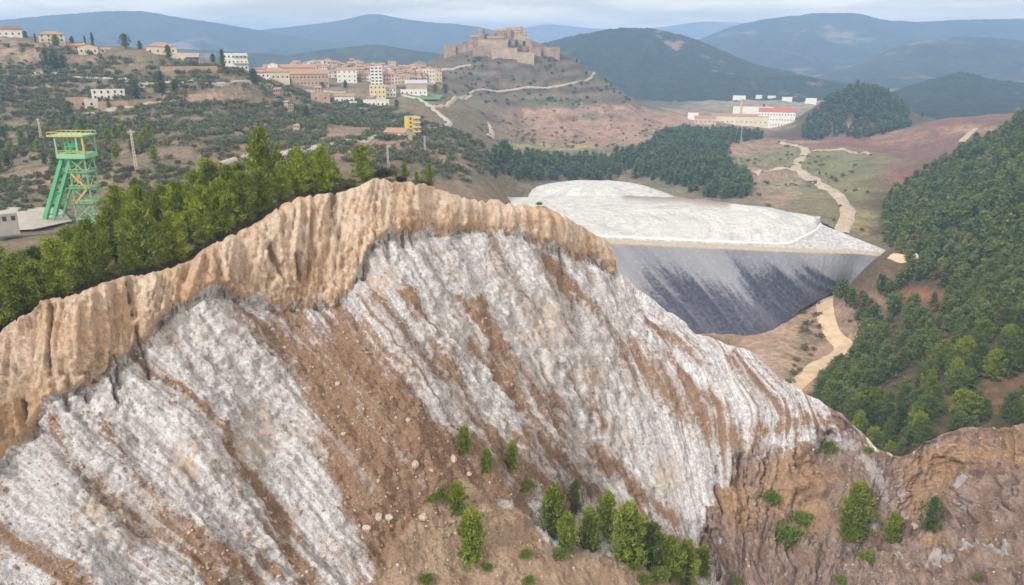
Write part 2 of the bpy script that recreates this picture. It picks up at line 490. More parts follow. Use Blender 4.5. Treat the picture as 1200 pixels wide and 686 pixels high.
# painted fields / cuts of bare soil: photo-located patches of bare earth (px, py, rx, ry, colour)
PATCH = [(60, 210, 90, 16, (.33, .22, .17)), (240, 112, 60, 8, (.34, .22, .17)), (20, 62, 40, 6, (.33, .23, .17)), (60, 100, 20, 4, (.36, .27, .2)),
         (395, 152, 90, 14, (.30, .20, .15)), (330, 178, 60, 9, (.34, .22, .17)), (555, 190, 22, 14, (.36, .23, .19)), (120, 83, 30, 5, (.3, .22, .16)),
         (1070, 348, 42, 14, (.26, .12, .075)), (1150, 470, 60, 14, (.22, .10, .07)), (1045, 208, 18, 12, (.24, .11, .10)),
         (1110, 180, 60, 16, (.19, .10, .10)), (1050, 160, 50, 12, (.30, .17, .13)), (1135, 152, 40, 6, (.36, .23, .15)), (650, 172, 60, 6, (.30, .24, .15)),
         (1000, 200, 45, 18, (.17, .175, .10)), (920, 215, 40, 20, (.27, .22, .16)), (1010, 262, 22, 20, (.25, .21, .11)),
         (500, 117, 26, 4, (.16, .20, .12)), (640, 118, 50, 6, (.15, .15, .08)), (860, 175, 30, 10, (.36, .24, .19)), (1000, 150, 14, 6, (.33, .2, .14)),
         (560, 125, 30, 10, (.2, .17, .11)), (670, 150, 95, 13, (.32, .21, .165)), (770, 140, 45, 9, (.36, .22, .17)), (885, 205, 38, 14, (.30, .20, .155)), (905, 232, 34, 12, (.31, .22, .165)), (640, 132, 40, 6, (.40, .25, .18)), (720, 128, 40, 7, (.38, .24, .18)), (1190, 455, 60, 16, (.20, .09, .065)),
         (930, 405, 30, 30, (.38, .265, .20)), (900, 420, 30, 20, (.44, .31, .24))]
ppx, ppy = proj(gv)
for (x, y, rx, ry, c) in PATCH:
    m = np.exp(-(((ppx - x) / rx) ** 2 + ((ppy - y) / ry) ** 2) ** 2) * (YY < 1600)
    m = m * sstep(-.35, .25, fbm(XX / 16, YY / 16, 0, 4, 51) * 1.5 + m - .5)
    cols = cols * (1 - m[..., None]) + np.array(c) * m[..., None]
qq = ZZ / 3.4; slp = np.hypot(np.gradient(ZZ, axis=0) / (np.gradient(YY, axis=0) + 1e-6), 0 * ZZ)
tmm = sstep(-.06, -.14, XX / YY) * sstep(330, 400, YY) * sstep(740, 680, YY) * sstep(.30, .55, slp)
cols = cols * (1 - tmm[..., None] * .6) + tmm[..., None] * .6 * np.array([.33, .24, .18])
bands = .5 + .5 * np.sin(ZZ / 2.3 + 2.2 * fbm(XX / 40, YY / 40, 0, 3, 44))
cm = np.exp(-(((XX / YY - .03) / .13) ** 2 + ((YY - 1180) / 110) ** 2) ** 2)
cols = cols * (1 - cm[..., None] * .45 * sstep(.55, .95, bands)[..., None]) + cm[..., None] * .12 * sstep(.45, .1, bands)[..., None] * np.array([.42, .31, .25])
t = NT('soil', 0.95, 0.1)
pos = t.pos()
col = t.attr('soil', 'Color')
n1 = t.noise(pos, .045, 6, .6); n2 = t.noise(pos, .35, 6, .65); n3 = t.noise(pos, .012, 4)
c = t.mix(t.step(n1, .42, .66), col, t.mix(.55, col, (.075, .090, .040)))
c = t.mix(t.step(n2, .45, .72), c, t.mix(1.0, c, (1.5, 1.45, 1.42), 'MULTIPLY'))
c = t.mix(t.math('MULTIPLY', t.step(n2, .5, .3), .55), c, t.mix(.65, c, (.05, .05, .03)))
M['soil'] = t.done(c, t.bump(n2, .8, 1.5))
gm = mesh_np('ground', gv.reshape(-1, 3), grid_faces(ny, na)[:, ::-1][:, [3, 0, 1, 2]], M['soil'], True,
             attrs={'soil': ('FLOAT_COLOR', np.concatenate([cols.reshape(-1, 3), np.ones((na * ny, 1))], 1))})
tag(link('ground', gm), kind='structure')

# ------------------------------------------------------------------ far mountains
def forest_mat(name, a, b, soil, sc_=.02):
    t = NT(name, .95, .05)
    p = t.pos()
    n1 = t.noise(p, sc_, 8, .7); n2 = t.noise(p, sc_ * .12, 4, .55); n3 = t.noise(p, sc_ * 4, 3, .6)
    c = t.mix(t.step(n1, .35, .65), a, b)
    c = t.mix(t.math('MULTIPLY', t.step(n3, .4, .65), .6), c, tuple(x * .45 for x in a))
    c = t.mix(t.step(t.math('ADD', n2, t.math('MULTIPLY', n1, .3)), .74, .80), c, soil)
    return t.done(c, t.bump(n1, .9, 12))

def mountain(name, prof, Y0, wf_, wb, base, mat, seed, spur=.28, rows=46, step=3.0, lam=None, tree=0.0):
    xs = np.arange(prof[0][0], prof[-1][0] + .1, step)
    ys = np.interp(xs, *zip(*prof))
    k = np.convolve(np.pad(ys, 4, mode='edge'), np.ones(9) / 9, 'valid'); ys = k
    top = P(xs, ys, np.full(len(xs), Y0))
    v = np.concatenate([np.linspace(-1, 0, rows), np.linspace(0, 1, 14)[1:]])
    V, X0 = np.meshgrid(v, top[:, 0], indexing='ij')
    Yg = Y0 + np.where(V < 0, V * wf_, V * wb)
    Xg = X0 * Yg / Y0
    H = np.maximum(top[:, 2] - base, 2)[None]
    sh = np.where(V < 0, (1 - np.abs(V)) ** 1.15, (1 - V) ** 1.2)
    lam = lam or wf_ * .22
    rid = np.abs(perlin(Xg / lam, Yg / (lam * 2.2), 0, seed)) + .5 * np.abs(perlin(Xg / lam * 2.3, Yg / lam, 0, seed + 1))
    z = base + H * (sh - spur * rid * np.sin(np.pi * np.clip(sh, 0, 1)) ** .8 * 1.1)
    z = z + H * .012 * fbm(Xg / (lam * .12), Yg / (lam * .12), 0, 3, seed + 2) + tree * fbm(Xg / 9, Yg / 9, 0, 2, seed + 5)
    z[0] = base - 12; z[-1] = base - 12
    f = grid_faces(len(v), len(xs))[:, [0, 1, 2, 3]]
    return tag(link(name, mesh_np(name, np.stack([Xg, Yg, z], -1).reshape(-1, 3), f, mat, True)), kind='structure')

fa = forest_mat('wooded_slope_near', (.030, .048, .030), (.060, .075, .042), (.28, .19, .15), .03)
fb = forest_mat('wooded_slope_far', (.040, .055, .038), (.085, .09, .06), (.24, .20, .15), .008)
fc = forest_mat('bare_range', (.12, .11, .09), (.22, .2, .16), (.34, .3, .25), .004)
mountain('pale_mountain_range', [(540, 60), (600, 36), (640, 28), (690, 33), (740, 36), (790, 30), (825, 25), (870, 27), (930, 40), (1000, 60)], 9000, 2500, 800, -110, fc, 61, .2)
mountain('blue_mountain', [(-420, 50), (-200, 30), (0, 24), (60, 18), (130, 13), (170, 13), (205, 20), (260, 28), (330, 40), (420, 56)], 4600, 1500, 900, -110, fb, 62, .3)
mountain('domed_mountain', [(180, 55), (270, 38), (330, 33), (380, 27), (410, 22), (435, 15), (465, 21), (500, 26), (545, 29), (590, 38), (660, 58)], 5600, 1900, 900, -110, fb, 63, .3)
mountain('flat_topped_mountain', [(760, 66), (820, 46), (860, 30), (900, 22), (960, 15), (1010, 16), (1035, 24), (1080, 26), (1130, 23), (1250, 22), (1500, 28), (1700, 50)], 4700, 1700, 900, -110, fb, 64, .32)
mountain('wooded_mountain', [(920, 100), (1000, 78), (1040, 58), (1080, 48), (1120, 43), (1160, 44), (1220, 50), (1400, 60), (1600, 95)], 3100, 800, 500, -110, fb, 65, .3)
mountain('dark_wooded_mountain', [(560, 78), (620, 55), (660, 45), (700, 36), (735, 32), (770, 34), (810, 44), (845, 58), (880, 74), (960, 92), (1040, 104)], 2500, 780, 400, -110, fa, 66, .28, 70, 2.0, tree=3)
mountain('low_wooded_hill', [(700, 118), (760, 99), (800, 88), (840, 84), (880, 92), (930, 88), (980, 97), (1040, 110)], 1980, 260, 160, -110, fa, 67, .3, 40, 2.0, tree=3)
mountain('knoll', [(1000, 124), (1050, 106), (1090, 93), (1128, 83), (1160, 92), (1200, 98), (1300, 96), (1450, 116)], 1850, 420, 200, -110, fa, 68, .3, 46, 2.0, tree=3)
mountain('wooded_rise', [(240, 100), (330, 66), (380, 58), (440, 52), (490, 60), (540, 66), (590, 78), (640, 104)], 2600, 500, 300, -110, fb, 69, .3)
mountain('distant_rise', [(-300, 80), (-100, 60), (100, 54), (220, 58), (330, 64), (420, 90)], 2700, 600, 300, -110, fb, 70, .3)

# ------------------------------------------------------------------ the salt mountain
BASE = [(-400, 660), (-120, 600), (-40, 560), (0, 540), (20, 520), (35, 500), (55, 470), (95, 452), (140, 432), (165, 405), (185, 376), (205, 357), (240, 344), (270, 340), (300, 350), (335, 362),
        (385, 352), (405, 342), (425, 316), (430, 292), (450, 276), (475, 270), (520, 270), (560, 265), (600, 272), (640, 286), (680, 298), (700, 306), (719, 314), (740, 330)]
BX, BY = (np.array(q, float) for q in zip(*BASE))
dYb = lambda x: np.interp(x, [-400, 35, 165, 270, 400, 450, 520, 600, 720], [9, 8, 5.5, 5, 11, 6, 4.5, 3.5, 1.5])
cp = []
for x, y, d in CREST: cp.append((x, y, d))
for x in list(range(-380, 720, 40)):
    cp.append((x, np.interp(x, BX, BY), np.interp(x, CRX, CRD) - dYb(x)))
    cp.append((x, np.interp(x, BX, BY) * .5 + .5 * np.interp(x, CRX, CRY), np.interp(x, CRX, CRD) - dYb(x) * .55))
def kk(py): return math.tan(PITCH + math.atan((py - 343) / F))
def rule(x, yb, Yb, m, pys):
    zb = -kk(yb) * Yb
    for py in pys: cp.append((x, py, (m * Yb - zb) / (m + kk(py))))
for x, m in [(-360, 1.2), (-240, 1.2), (-120, 1.15), (0, 1.1), (80, 1.0), (160, .95), (240, .92), (320, .9), (400, .9), (480, .9), (560, .9), (640, .95), (700, 1.0)]:
    yb = float(np.interp(x, BX, BY)); Yb = float(np.interp(x, CRX, CRD) - dYb(x))
    lim = 900 if x < 440 else 560
    rule(x, yb, Yb, m, [p for p in range(int(yb) + 50, lim, 62)])
for x, m in [(740, 1.0), (780, 1.0), (820, 1.0), (850, 1.02)]:
    rule(x, float(np.interp(x, CRX, CRY)), float(np.interp(x, CRX, CRD)), m, [p for p in (430, 480, 530, 580, 610) if p > np.interp(x, CRX, CRY) + 30])
cp += [(830, 640, 163), (852, 640, 158), (920, 500, 181), (920, 560, 172), (900, 600, 166), (940, 620, 162), (1000, 560, 172), (1000, 625, 159), (1045, 632, 157), (1045, 560, 168),
       (1000, 650, 155), (1060, 590, 164), (1100, 560, 169), (1100, 600, 163), (1100, 640, 152), (1150, 570, 160), (1200, 540, 158), (1200, 600, 148), (1200, 690, 127), (1100, 690, 136),
       (1000, 690, 142), (950, 690, 143), (950, 655, 152), (900, 690, 144), (872, 690, 148), (860, 665, 152), (1300, 560, 145), (1300, 690, 120), (1460, 690, 108),
       (1200, 900, 95), (1000, 900, 105), (860, 900, 110), (700, 900, 92), (560, 900, 84), (1460, 900, 85), (440, 900, 80),
       (520, 612, 115), (560, 600, 118), (600, 690, 109), (600, 640, 116), (650, 640, 122), (700, 648, 126), (740, 656, 131), (780, 668, 135), (805, 690, 137), (700, 690, 119),
       (480, 640, 109), (480, 700, 102), (830, 720, 136), (640, 590, 139), (690, 600, 153), (760, 620, 160), (590, 560, 130)]
cp = np.array(cp)
_, ui = np.unique(np.round(cp[:, :2] / 6), axis=0, return_index=True)
cp = cp[ui]
SR = RBF(cp[:, :2] / 200, np.log(cp[:, 2]), 4e-4)
FLOW = [[(-300, 500), (-100, 520), (-20, 560), (60, 615), (150, 690), (230, 760), (330, 900)],
        [(-20, 400), (50, 440), (130, 520), (220, 600), (320, 690), (400, 770), (500, 900)],
        [(140, 330), (150, 390), (230, 460), (330, 570), (430, 690), (490, 770), (560, 900)],
        [(245, 292), (260, 340), (330, 410), (430, 520), (530, 650), (590, 760), (640, 900)],
        [(335, 240), (350, 300), (420, 380), (510, 490), (600, 610), (650, 690), (690, 780), (710, 900)],
        [(440, 212), (450, 270), (515, 370), (590, 480), (670, 590), (720, 690), (750, 780), (770, 900)],
        [(540, 235), (550, 280), (610, 370), (670, 480), (725, 590), (765, 680), (800, 780), (810, 900)],
        [(640, 250), (650, 290), (700, 370), (745, 470), (775, 570), (805, 650), (830, 760), (835, 900)],
        [(715, 290), (770, 380), (812, 460), (835, 560), (840, 650), (850, 760), (855, 900)],
        [(770, 352), (840, 412), (872, 480), (872, 560), (862, 650), (870, 760), (870, 900)],
        [(870, 408), (925, 470), (930, 540), (905, 620), (890, 690), (885, 800)],
        [(960, 470), (1000, 520), (990, 580), (955, 640), (925, 720), (910, 850)],
        [(1060, 535), (1050, 580), (1030, 640), (1010, 720), (990, 850)],
        [(1150, 500), (1140, 560), (1130, 640), (1120, 740), (1110, 880)],
        [(1260, 490), (1265, 560), (1270, 650), (1280, 760)], [(1460, 480), (1450, 600), (1450, 760), (1450, 900)]]
fp, fv = [], []
for i, l_ in enumerate(FLOW):
    for (x0, y0), (x1, y1) in zip(l_[:-1], l_[1:]):
        for tt in (0, .5): fp.append((x0 + (x1 - x0) * tt, y0 + (y1 - y0) * tt)); fv.append(i)
    fp.append(l_[-1]); fv.append(i)
FR = RBF(np.array(fp) / 200, np.array(fv, float), 2e-3)

px_ = np.arange(-280, 1470, 2.2)
nr = 270
cy = np.interp(px_, CRX, CRY)
cy = cy + 2.2 * fbm(px_ / 14, 0 * px_, 0, 3, 5) + - 5.0 * 0 + 3.5 * np.clip(1 - np.abs(perlin(px_ / 31, 0 * px_ + 3.3, 0, 6)) / .12, 0, 1) * (px_ < 725) + 1.2 * np.clip(1 - np.abs(perlin(px_ / 9, 0 * px_ + 5.3, 0, 8)) / .2, 0, 1) * (px_ < 725)
tv = np.linspace(0, 1, nr) ** 1.12
PX = np.broadcast_to(px_, (nr, len(px_)))
PY = cy + (900 - cy) * tv[:, None]
S = FR(np.stack([PX, PY], -1) / 200)
D = np.exp(SR(np.stack([PX, PY], -1) / 200))
W = P(PX, PY, D)
T = np.hypot(W[..., 1], W[..., 2] * 1.2)      # runs down the slope
def normals(W):
    du = np.gradient(W, axis=1); dv_ = np.gradient(W, axis=0)
    n = np.cross(dv_, du); n /= np.linalg.norm(n, axis=-1)[..., None] + 1e-9
    n[(n[..., 1] > 0)] *= -1
    return n
NN = normals(W)
base_y = np.interp(PX, BX, BY)
x_, y_, z_ = W[..., 0], W[..., 1], W[..., 2]
sm = S * 15.0
wob = 11 * fbm(x_ / 4, z_ / 9, y_ / 9, 4, 81)
flut = perlin(x_ / 1.6, z_ / 14, 0, 82)
tan_m = sstep(5, -5, PY - base_y + wob + 9 * flut) * sstep(745, 716, PX)
# relief: gullies that follow the fall lines, flutes on the soil cliff, rubble
warp = 2.5 * fbm(x_ / 14, y_ / 14, z_ / 14, 3, 71)
warp2 = 1.6 * fbm(x_ / 3.5, y_ / 3.5, z_ / 3.5, 3, 70)
g1 = np.abs(perlin((sm + warp) / 9, T / 40, 0, 72)); g2 = np.abs(perlin((sm + warp + warp2) / 3.8, T / 11, 0, 73)); g3 = np.abs(perlin((sm + warp2 * 1.3) / 1.6, T / 3.6, 0, 74))
iso = fbm(x_ / 3.2, y_ / 3.2, z_ / 3.2, 4, 75)
ROCK = [(842, 575), (880, 530), (930, 524), (985, 500), (1010, 505), (1040, 530), (1100, 508), (1130, 498), (1470, 470), (1470, 910), (700, 910), (850, 700), (835, 640)]
SPUR = [(470, 625), (500, 590), (540, 566), (580, 580), (615, 604), (650, 640), (700, 648), (760, 658), (815, 680), (830, 700), (800, 910), (500, 910), (430, 690)]
rock_m = sstep(-16, 16, polysd(PX, PY, ROCK) + 18 * iso + 26 * fbm((sm + warp) / 4, T / 30, 0, 3, 52))
spur_m = sstep(-14, 14, polysd(PX, PY, SPUR) + 10 * iso)
crum = fbm(x_ / .9, y_ / .9, z_ / .9, 2, 76)
h_salt = 1.8 * fbm((sm + warp) / 15, T / 40, 0, 2, 56) + 2.6 * (g1 - .3) + .9 * fbm((sm + warp) / 4.5, T / 12, 0, 3, 73) + .55 * fbm((sm + warp2) / 1.7, T / 3.4, 0, 2, 74) + .8 * iso + .45 * crum
h_salt = h_salt + .9 * np.maximum(0, fbm((sm + warp) / 5, T / 9, 0, 3, 66) - .25)
big = fbm(x_ / 16, y_ / 16, z_ / 16, 3, 77)
vg0 = lambda n, w_: np.clip(1 - np.abs(n) / w_, 0, 1)
h_rock = 3.4 * big - 2.6 * vg0(perlin((sm + 2.5 * warp) / 7, T / 40, 0, 55), .22) - 1.4 * vg0(perlin((sm + 2.5 * warp) / 2.6, T / 16, 0, 54), .25) + .8 * crum + 1.5 * np.floor(2.2 * fbm(x_ / 9, y_ / 9, z_ / 4, 2, 53)) / 2.2 + 1.3 * fbm(x_ / 5, y_ / 5, z_ / 7, 4, 78) - 1.3 * np.abs(perlin((sm + 2 * warp) / 5, T / 26, 0, 79))
h_spur = 1.2 * big + .7 * iso + .35 * fbm(x_ / .9, y_ / .9, z_ / .9, 2, 80)
xw = x_ + 1.2 * fbm(x_ / 9, z_ / 9, 0, 2, 83)
def band(line, wd):
    xs, ys = zip(*line)
    return np.exp(-(segd(PX, PY, line) / (wd * 1.25)) ** 1.4)
gully_shade = np.zeros_like(PX, float)  # shade of gullies and cliff-foot overhang, painted as dark strokes and also carved
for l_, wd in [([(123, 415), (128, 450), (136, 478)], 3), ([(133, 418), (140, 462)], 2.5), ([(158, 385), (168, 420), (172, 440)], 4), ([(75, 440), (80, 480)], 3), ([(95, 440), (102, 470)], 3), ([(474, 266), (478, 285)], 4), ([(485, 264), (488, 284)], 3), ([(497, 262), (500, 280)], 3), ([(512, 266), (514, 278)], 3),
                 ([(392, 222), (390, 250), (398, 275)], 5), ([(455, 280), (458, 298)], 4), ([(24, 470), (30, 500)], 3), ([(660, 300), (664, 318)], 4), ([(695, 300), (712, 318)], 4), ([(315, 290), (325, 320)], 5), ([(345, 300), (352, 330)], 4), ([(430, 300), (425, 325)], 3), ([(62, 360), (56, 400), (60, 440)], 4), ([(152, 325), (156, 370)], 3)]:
    gully_shade = np.maximum(gully_shade, band(l_, wd))
gully_shade = np.maximum(gully_shade, .75 * np.exp(-((PY - base_y - 3) / 7) ** 2) * (PX < 725))
vg = lambda n, w_: np.clip(1 - np.abs(n) / w_, 0, 1)
fr_ = np.clip((PY - cy) / (base_y - cy + 8), 0, 1.2)
xs_ = x_ + .6 * fbm(x_ / 9, z_ / 12, 0, 2, 83) + z_ * .12 * np.sin(x_ / 17)
h_tan = (2.2 * perlin(x_ / 14, z_ / 60, 0, 86) + 1.5 * perlin(xs_ / 5.5, z_ / 30, y_ / 50, 85) - 1.1 * vg(perlin(xs_ / 7, z_ / 60, 0, 64), .10) - .8 * vg(perlin(xs_ / 2.6, z_ / 25, 0, 65), .16) * sstep(-.2, .3, perlin(x_ / 9, z_ / 16, 0, 58))
         - .45 * vg(perlin(xs_ / 1.1, z_ / 9, 0, 63), .22) - 1.5 * np.abs(perlin(xs_ / 2.0, z_ / 30, y_ / 60, 50)) - .8 * np.abs(perlin(xs_ / .85, z_ / 12, 0, 49)) + .22 * fbm(x_ / 1.7, y_ / 1.7, z_ / 2.0, 4, 62) + .42 * crum * (.5 + fr_) + .25 * np.abs(perlin(x_ / .5, y_ / .5, z_ / .5, 51)) + .5 * fbm(x_ / 5, y_ / 5, z_ / 5, 2, 57) * fr_ + 1.5)
edge = sstep(0, .016, tv)[:, None]
h = h_salt * (1 - rock_m) + h_rock * rock_m
h = h * (1 - spur_m) + h_spur * spur_m
h = h * (1 - tan_m) + h_tan * tan_m - 1.2 * np.clip(gully_shade, 0, 1) * (gully_shade > .35)
W2 = W + NN * (h * (.35 + .65 * edge))[..., None]
# back of the ridge
crest2 = W2[0]
slope_b = np.interp(px_, [-300, 430, 520, 600, 1470], [.38, .42, .75, .85, .8])
back = []
for dY in (70, 44, 26, 15, 8, 4, 2, .9):
    b = crest2.copy(); b[:, 1] += dY; b[:, 0] *= b[:, 1] / crest2[:, 1]
    b[:, 2] -= slope_b * dY - .8 * np.exp(-dY / 2) * 0
    b[:, 2] += min(1, dY / 12) * 1.6 * fbm(b[:, 0] / 9, b[:, 1] / 9, 0, 3, 88)
    back.append(b)
back = np.array(back)
# front foot, running down under the camera
foot = []
for s_ in (.75, .4, 0):
    b = W2[-1].copy(); b[:, 1] = b[:, 1] * s_ - (1 - s_) * 80; b[:, 2] = b[:, 2] * s_ + (1 - s_) * -125; foot.append(b)
ALL = np.concatenate([back, W2, np.array(foot)])
def ext(a, bv=None):
    a = np.asarray(a)
    return np.concatenate([np.repeat(a[:1], len(back), 0) if bv is None else np.full((len(back),) + a.shape[1:], bv), a, np.repeat(a[-1:], len(foot), 0)])
# where brown debris lies on the salt (photo-located bands)
BROWN = [([(335, 372), (370, 420), (420, 500), (470, 580), (520, 680)], 26), ([(400, 400), (460, 470), (520, 540), (560, 600)], 34), ([(380, 480), (440, 590), (470, 700)], 34),
         ([(440, 350), (500, 408), (545, 460), (585, 520)], 13), ([(475, 340), (495, 365)], 8), ([(560, 358), (575, 400), (600, 450), (625, 500)], 10), ([(552, 405), (556, 415)], 8),
         ([(645, 308), (700, 362), (735, 405), (760, 440)], 9), ([(740, 410), (775, 450), (810, 480), (850, 505), (880, 535)], 22), ([(800, 440), (850, 480)], 9), ([(760, 378), (790, 392), (830, 430)], 6),
         ([(0, 636), (40, 650), (90, 680), (110, 720)], 17), ([(200, 612), (250, 640), (300, 680)], 22), ([(230, 650), (260, 690)], 26), ([(160, 560), (200, 590)], 8),
         ([(620, 500), (660, 550), (700, 580), (760, 620), (820, 650)], 9), ([(700, 530), (740, 570), (790, 610)], 8), ([(600, 545), (640, 575), (670, 590)], 18), ([(570, 530), (610, 570)], 26),
         ([(300, 560), (340, 640), (360, 690)], 12), ([(120, 500), (150, 540), (190, 580)], 6), ([(690, 470), (705, 500)], 5), ([(860, 420), (905, 470), (935, 500)], 6), ([(900, 505), (950, 490), (990, 500)], 8),
         ([(265, 500), (290, 560)], 9), ([(60, 490), (75, 540), (110, 570)], 7), ([(600, 420), (640, 480), (660, 520)], 9), ([(520, 330), (560, 370)], 4)]
brown = np.zeros_like(PX, float)
for l_, wd in BROWN: brown = np.maximum(brown, band(l_, wd))
brown = brown * (.74 + .30 * sstep(-.35, .25, fbm((sm + warp) / 7, T / 16, 0, 3, 47))) * np.where(PX < 320, .82, 1)
brown = np.maximum(brown, .62 * sstep(.18, .55, fbm((sm + warp) / 5, T / 45, 0, 3, 46)) * (1 - tan_m))
brown = np.maximum(brown, (1.08 + .35 * fbm((sm + warp) / 4, T / 14, 0, 3, 45)) * sstep(-10, 14, polysd(PX, PY, [(345, 390), (400, 400), (470, 450), (540, 500), (600, 560), (600, 640), (520, 700), (450, 700), (400, 600), (370, 500)]) + 8 * iso))
def blob(l_):
    r = np.zeros_like(PX, float)
    for x, y, rr in l_: r = np.maximum(r, np.exp(-(((PX - x) ** 2 + (PY - y) ** 2) / (1.35 * rr) ** 2)))
    return r
orange = blob([(935, 565, 44), (950, 602, 24), (1098, 556, 34), (1116, 534, 22), (1086, 584, 18), (868, 585, 34), (1190, 520, 24), (1098, 642, 16), (870, 600, 18), (1150, 530, 12)])
vein = np.zeros_like(PX, float)
for l_, wd in [([(1012, 535), (1030, 560), (1042, 580)], 7), ([(1062, 570), (1068, 602)], 4), ([(890, 520), (925, 505)], 16), ([(1125, 560), (1130, 590)], 7), ([(1010, 590), (1025, 615)], 5), ([(960, 520), (1000, 520)], 9), ([(1060, 680), (1180, 640)], 4)]:
    vein = np.maximum(vein, band(l_, wd))
warm = blob([(225, 540, 16), (160, 610, 14), (300, 520, 20), (700, 540, 22), (640, 380, 24), (690, 440, 16), (310, 490, 14), (780, 560, 14), (120, 600, 20), (440, 330, 14)])

t = NT('salt_rock', .85, .25)
flow = t.attr('flow', 'Vector'); pos = t.pos()
streak = t.math('ADD', t.math('MULTIPLY', t.noise(t.scale(flow, (.40, .085, 0)), 1.0, 3, .6, .0), .62), t.math('MULTIPLY', t.noise(pos, .75, 8, .74), .38))
streak2 = t.math('ADD', t.math('MULTIPLY', t.noise(t.scale(flow, (1.1, .45, 0)), 1.0, 2, .6, .0), .4), t.math('MULTIPLY', t.noise(t.scale(pos, (1, 1, .75)), 1.25, 8, .80), .6))
vo = t.n('ShaderNodeTexVoronoi'); t.l(t.scale(pos, (2.2, 2.2, 2.2)), vo.inputs['Vector']); vo.inputs['Randomness'].default_value = 1
vsep = t.n('ShaderNodeSeparateColor'); t.l(vo.outputs['Color'], vsep.inputs[0]); peb = vsep.outputs[0]
vo2 = t.n('ShaderNodeTexVoronoi'); t.l(t.scale(pos, (.8, .8, .8)), vo2.inputs['Vector']); vsep2 = t.n('ShaderNodeSeparateColor'); t.l(vo2.outputs['Color'], vsep2.inputs[0]); blk = vsep2.outputs[0]
spk = t.noise(pos, 1.9, 6, .8); med = t.noise(pos, .55, 5, .6); lrg = t.noise(pos, .11, 4, .55)
c = t.mix(t.step(streak2, .39, .58), (.42, .385, .40), (.88, .88, .91))
c = t.mix(t.math('MULTIPLY', t.step(spk, .47, .36), .8), c, (.20, .165, .17))
fib = t.noise(t.scale(flow, (2.1, .22, 0)), 1.0, 4, .62, .0); fib2 = t.noise(t.scale(flow, (.75, .06, 0)), 1.0, 4, .6, .0)
c = t.mix(t.math('MULTIPLY', t.step(fib, .54, .68), .52), c, (.42, .35, .335))
c = t.mix(t.math('MULTIPLY', t.step(fib2, .54, .67), .50), c, (.43, .335, .285))
c = t.mix(t.math('MULTIPLY', t.step(lrg, .52, .72), .5), c, (.62, .53, .48))
c = t.mix(t.math('MULTIPLY', t.step(blk, .75, 1.0), .35), c, (.42, .33, .30))
c = t.mix(t.math('MULTIPLY', t.step(streak, .45, .34), .65), c, (.33, .245, .205))
c = t.mix(t.math('MULTIPLY', t.attr('warm'), t.step(med, .4, .6)), c, (.62, .47, .35))
bn = t.math('ADD', t.math('MULTIPLY_ADD', t.attr('brown'), .80, .12), t.math('ADD', t.math('MULTIPLY', t.math('SUBTRACT', streak, .5), 4.2), t.math('MULTIPLY', t.math('SUBTRACT', streak2, .5), 1.6)))
bc = t.mix(t.step(spk, .35, .68), (.20, .108, .058), (.44, .27, .165))
bc = t.mix(t.step(med, .42, .62), bc, (.31, .19, .115))
bc = t.mix(t.math('MULTIPLY', t.step(peb, .55, 1.0), .6), bc, (.50, .37, .28))
bc = t.mix(t.math('MULTIPLY', t.step(peb, .3, .0), .6), bc, (.14, .085, .055))
bc = t.mix(t.math('MULTIPLY', t.step(streak2, .54, .66), .6), bc, (.56, .50, .47))
c = t.mix(t.step(bn, .34, .78), c, bc)
sp = t.math('ADD', t.attr('spur'), t.math('MULTIPLY', t.math('SUBTRACT', med, .5), .7))
spc = t.mix(t.step(spk, .3, .7), (.32, .205, .13), (.54, .40, .29))
spc = t.mix(t.math('MULTIPLY', t.step(peb, .6, 1.0), .5), spc, (.56, .45, .36))
spc = t.mix(t.math('MULTIPLY', t.step(lrg, .5, .62), .6), spc, (.30, .18, .11))
c = t.mix(t.step(sp, .4, .6), c, spc)
rk = t.math('ADD', t.attr('rock'), t.math('MULTIPLY', t.math('SUBTRACT', streak, .5), .8))
rc = t.mix(t.step(streak2, .36, .62), (.22, .145, .115), (.46, .34, .28))
rc = t.mix(t.math('MULTIPLY', t.step(blk, .7, 1.0), .5), rc, (.42, .33, .29))
rc = t.mix(t.math('MULTIPLY', t.step(streak, .47, .40), .8), rc, (.125, .085, .075))
rc = t.mix(t.step(lrg, .50, .60), rc, t.mix(t.step(spk, .4, .6), (.22, .14, .105), (.34, .23, .17)))
rc = t.mix(t.math('MULTIPLY', t.step(t.math('ADD', t.attr('orange'), t.math('ADD', t.math('MULTIPLY', t.math('SUBTRACT', streak2, .5), 2.4), t.math('MULTIPLY', t.math('SUBTRACT', med, .5), 2.0))), .38, .85), .8), rc, t.mix(t.step(spk, .4, .6), (.40, .225, .115), (.58, .39, .235)))
rc = t.mix(t.step(t.math('ADD', t.math('MULTIPLY', t.attr('vein'), 1.0), t.math('ADD', t.math('MULTIPLY', t.math('SUBTRACT', streak2, .5), 2.6), t.math('MULTIPLY', t.math('SUBTRACT', med, .5), 2.0))), .45, .75), rc, (.52, .47, .45))
c = t.mix(t.step(rk, .4, .6), c, rc)
vert = t.noise(t.scale(pos, (1.1, .6, .12)), 1.0, 6, .65, .3)
tn = t.math('ADD', t.attr('tan'), t.math('MULTIPLY', t.math('SUBTRACT', vert, .5), .6))
tcol = t.mix(t.step(vert, .40, .60), (.46, .30, .19), (.82, .63, .47))
tcol = t.mix(t.math('MULTIPLY', t.step(t.math('ADD', t.attr('low'), t.math('SUBTRACT', med, .5)), .75, .25), .65), tcol, (.86, .70, .585))
tcol = t.mix(t.math('MULTIPLY', t.step(spk, .5, .36), .5), tcol, (.30, .18, .10))
tcol = t.mix(t.math('MULTIPLY', t.step(med, .5, .65), .5), tcol, (.78, .60, .45))
tcol = t.mix(t.math('MULTIPLY', t.step(lrg, .48, .6), .55), tcol, (.60, .36, .19))
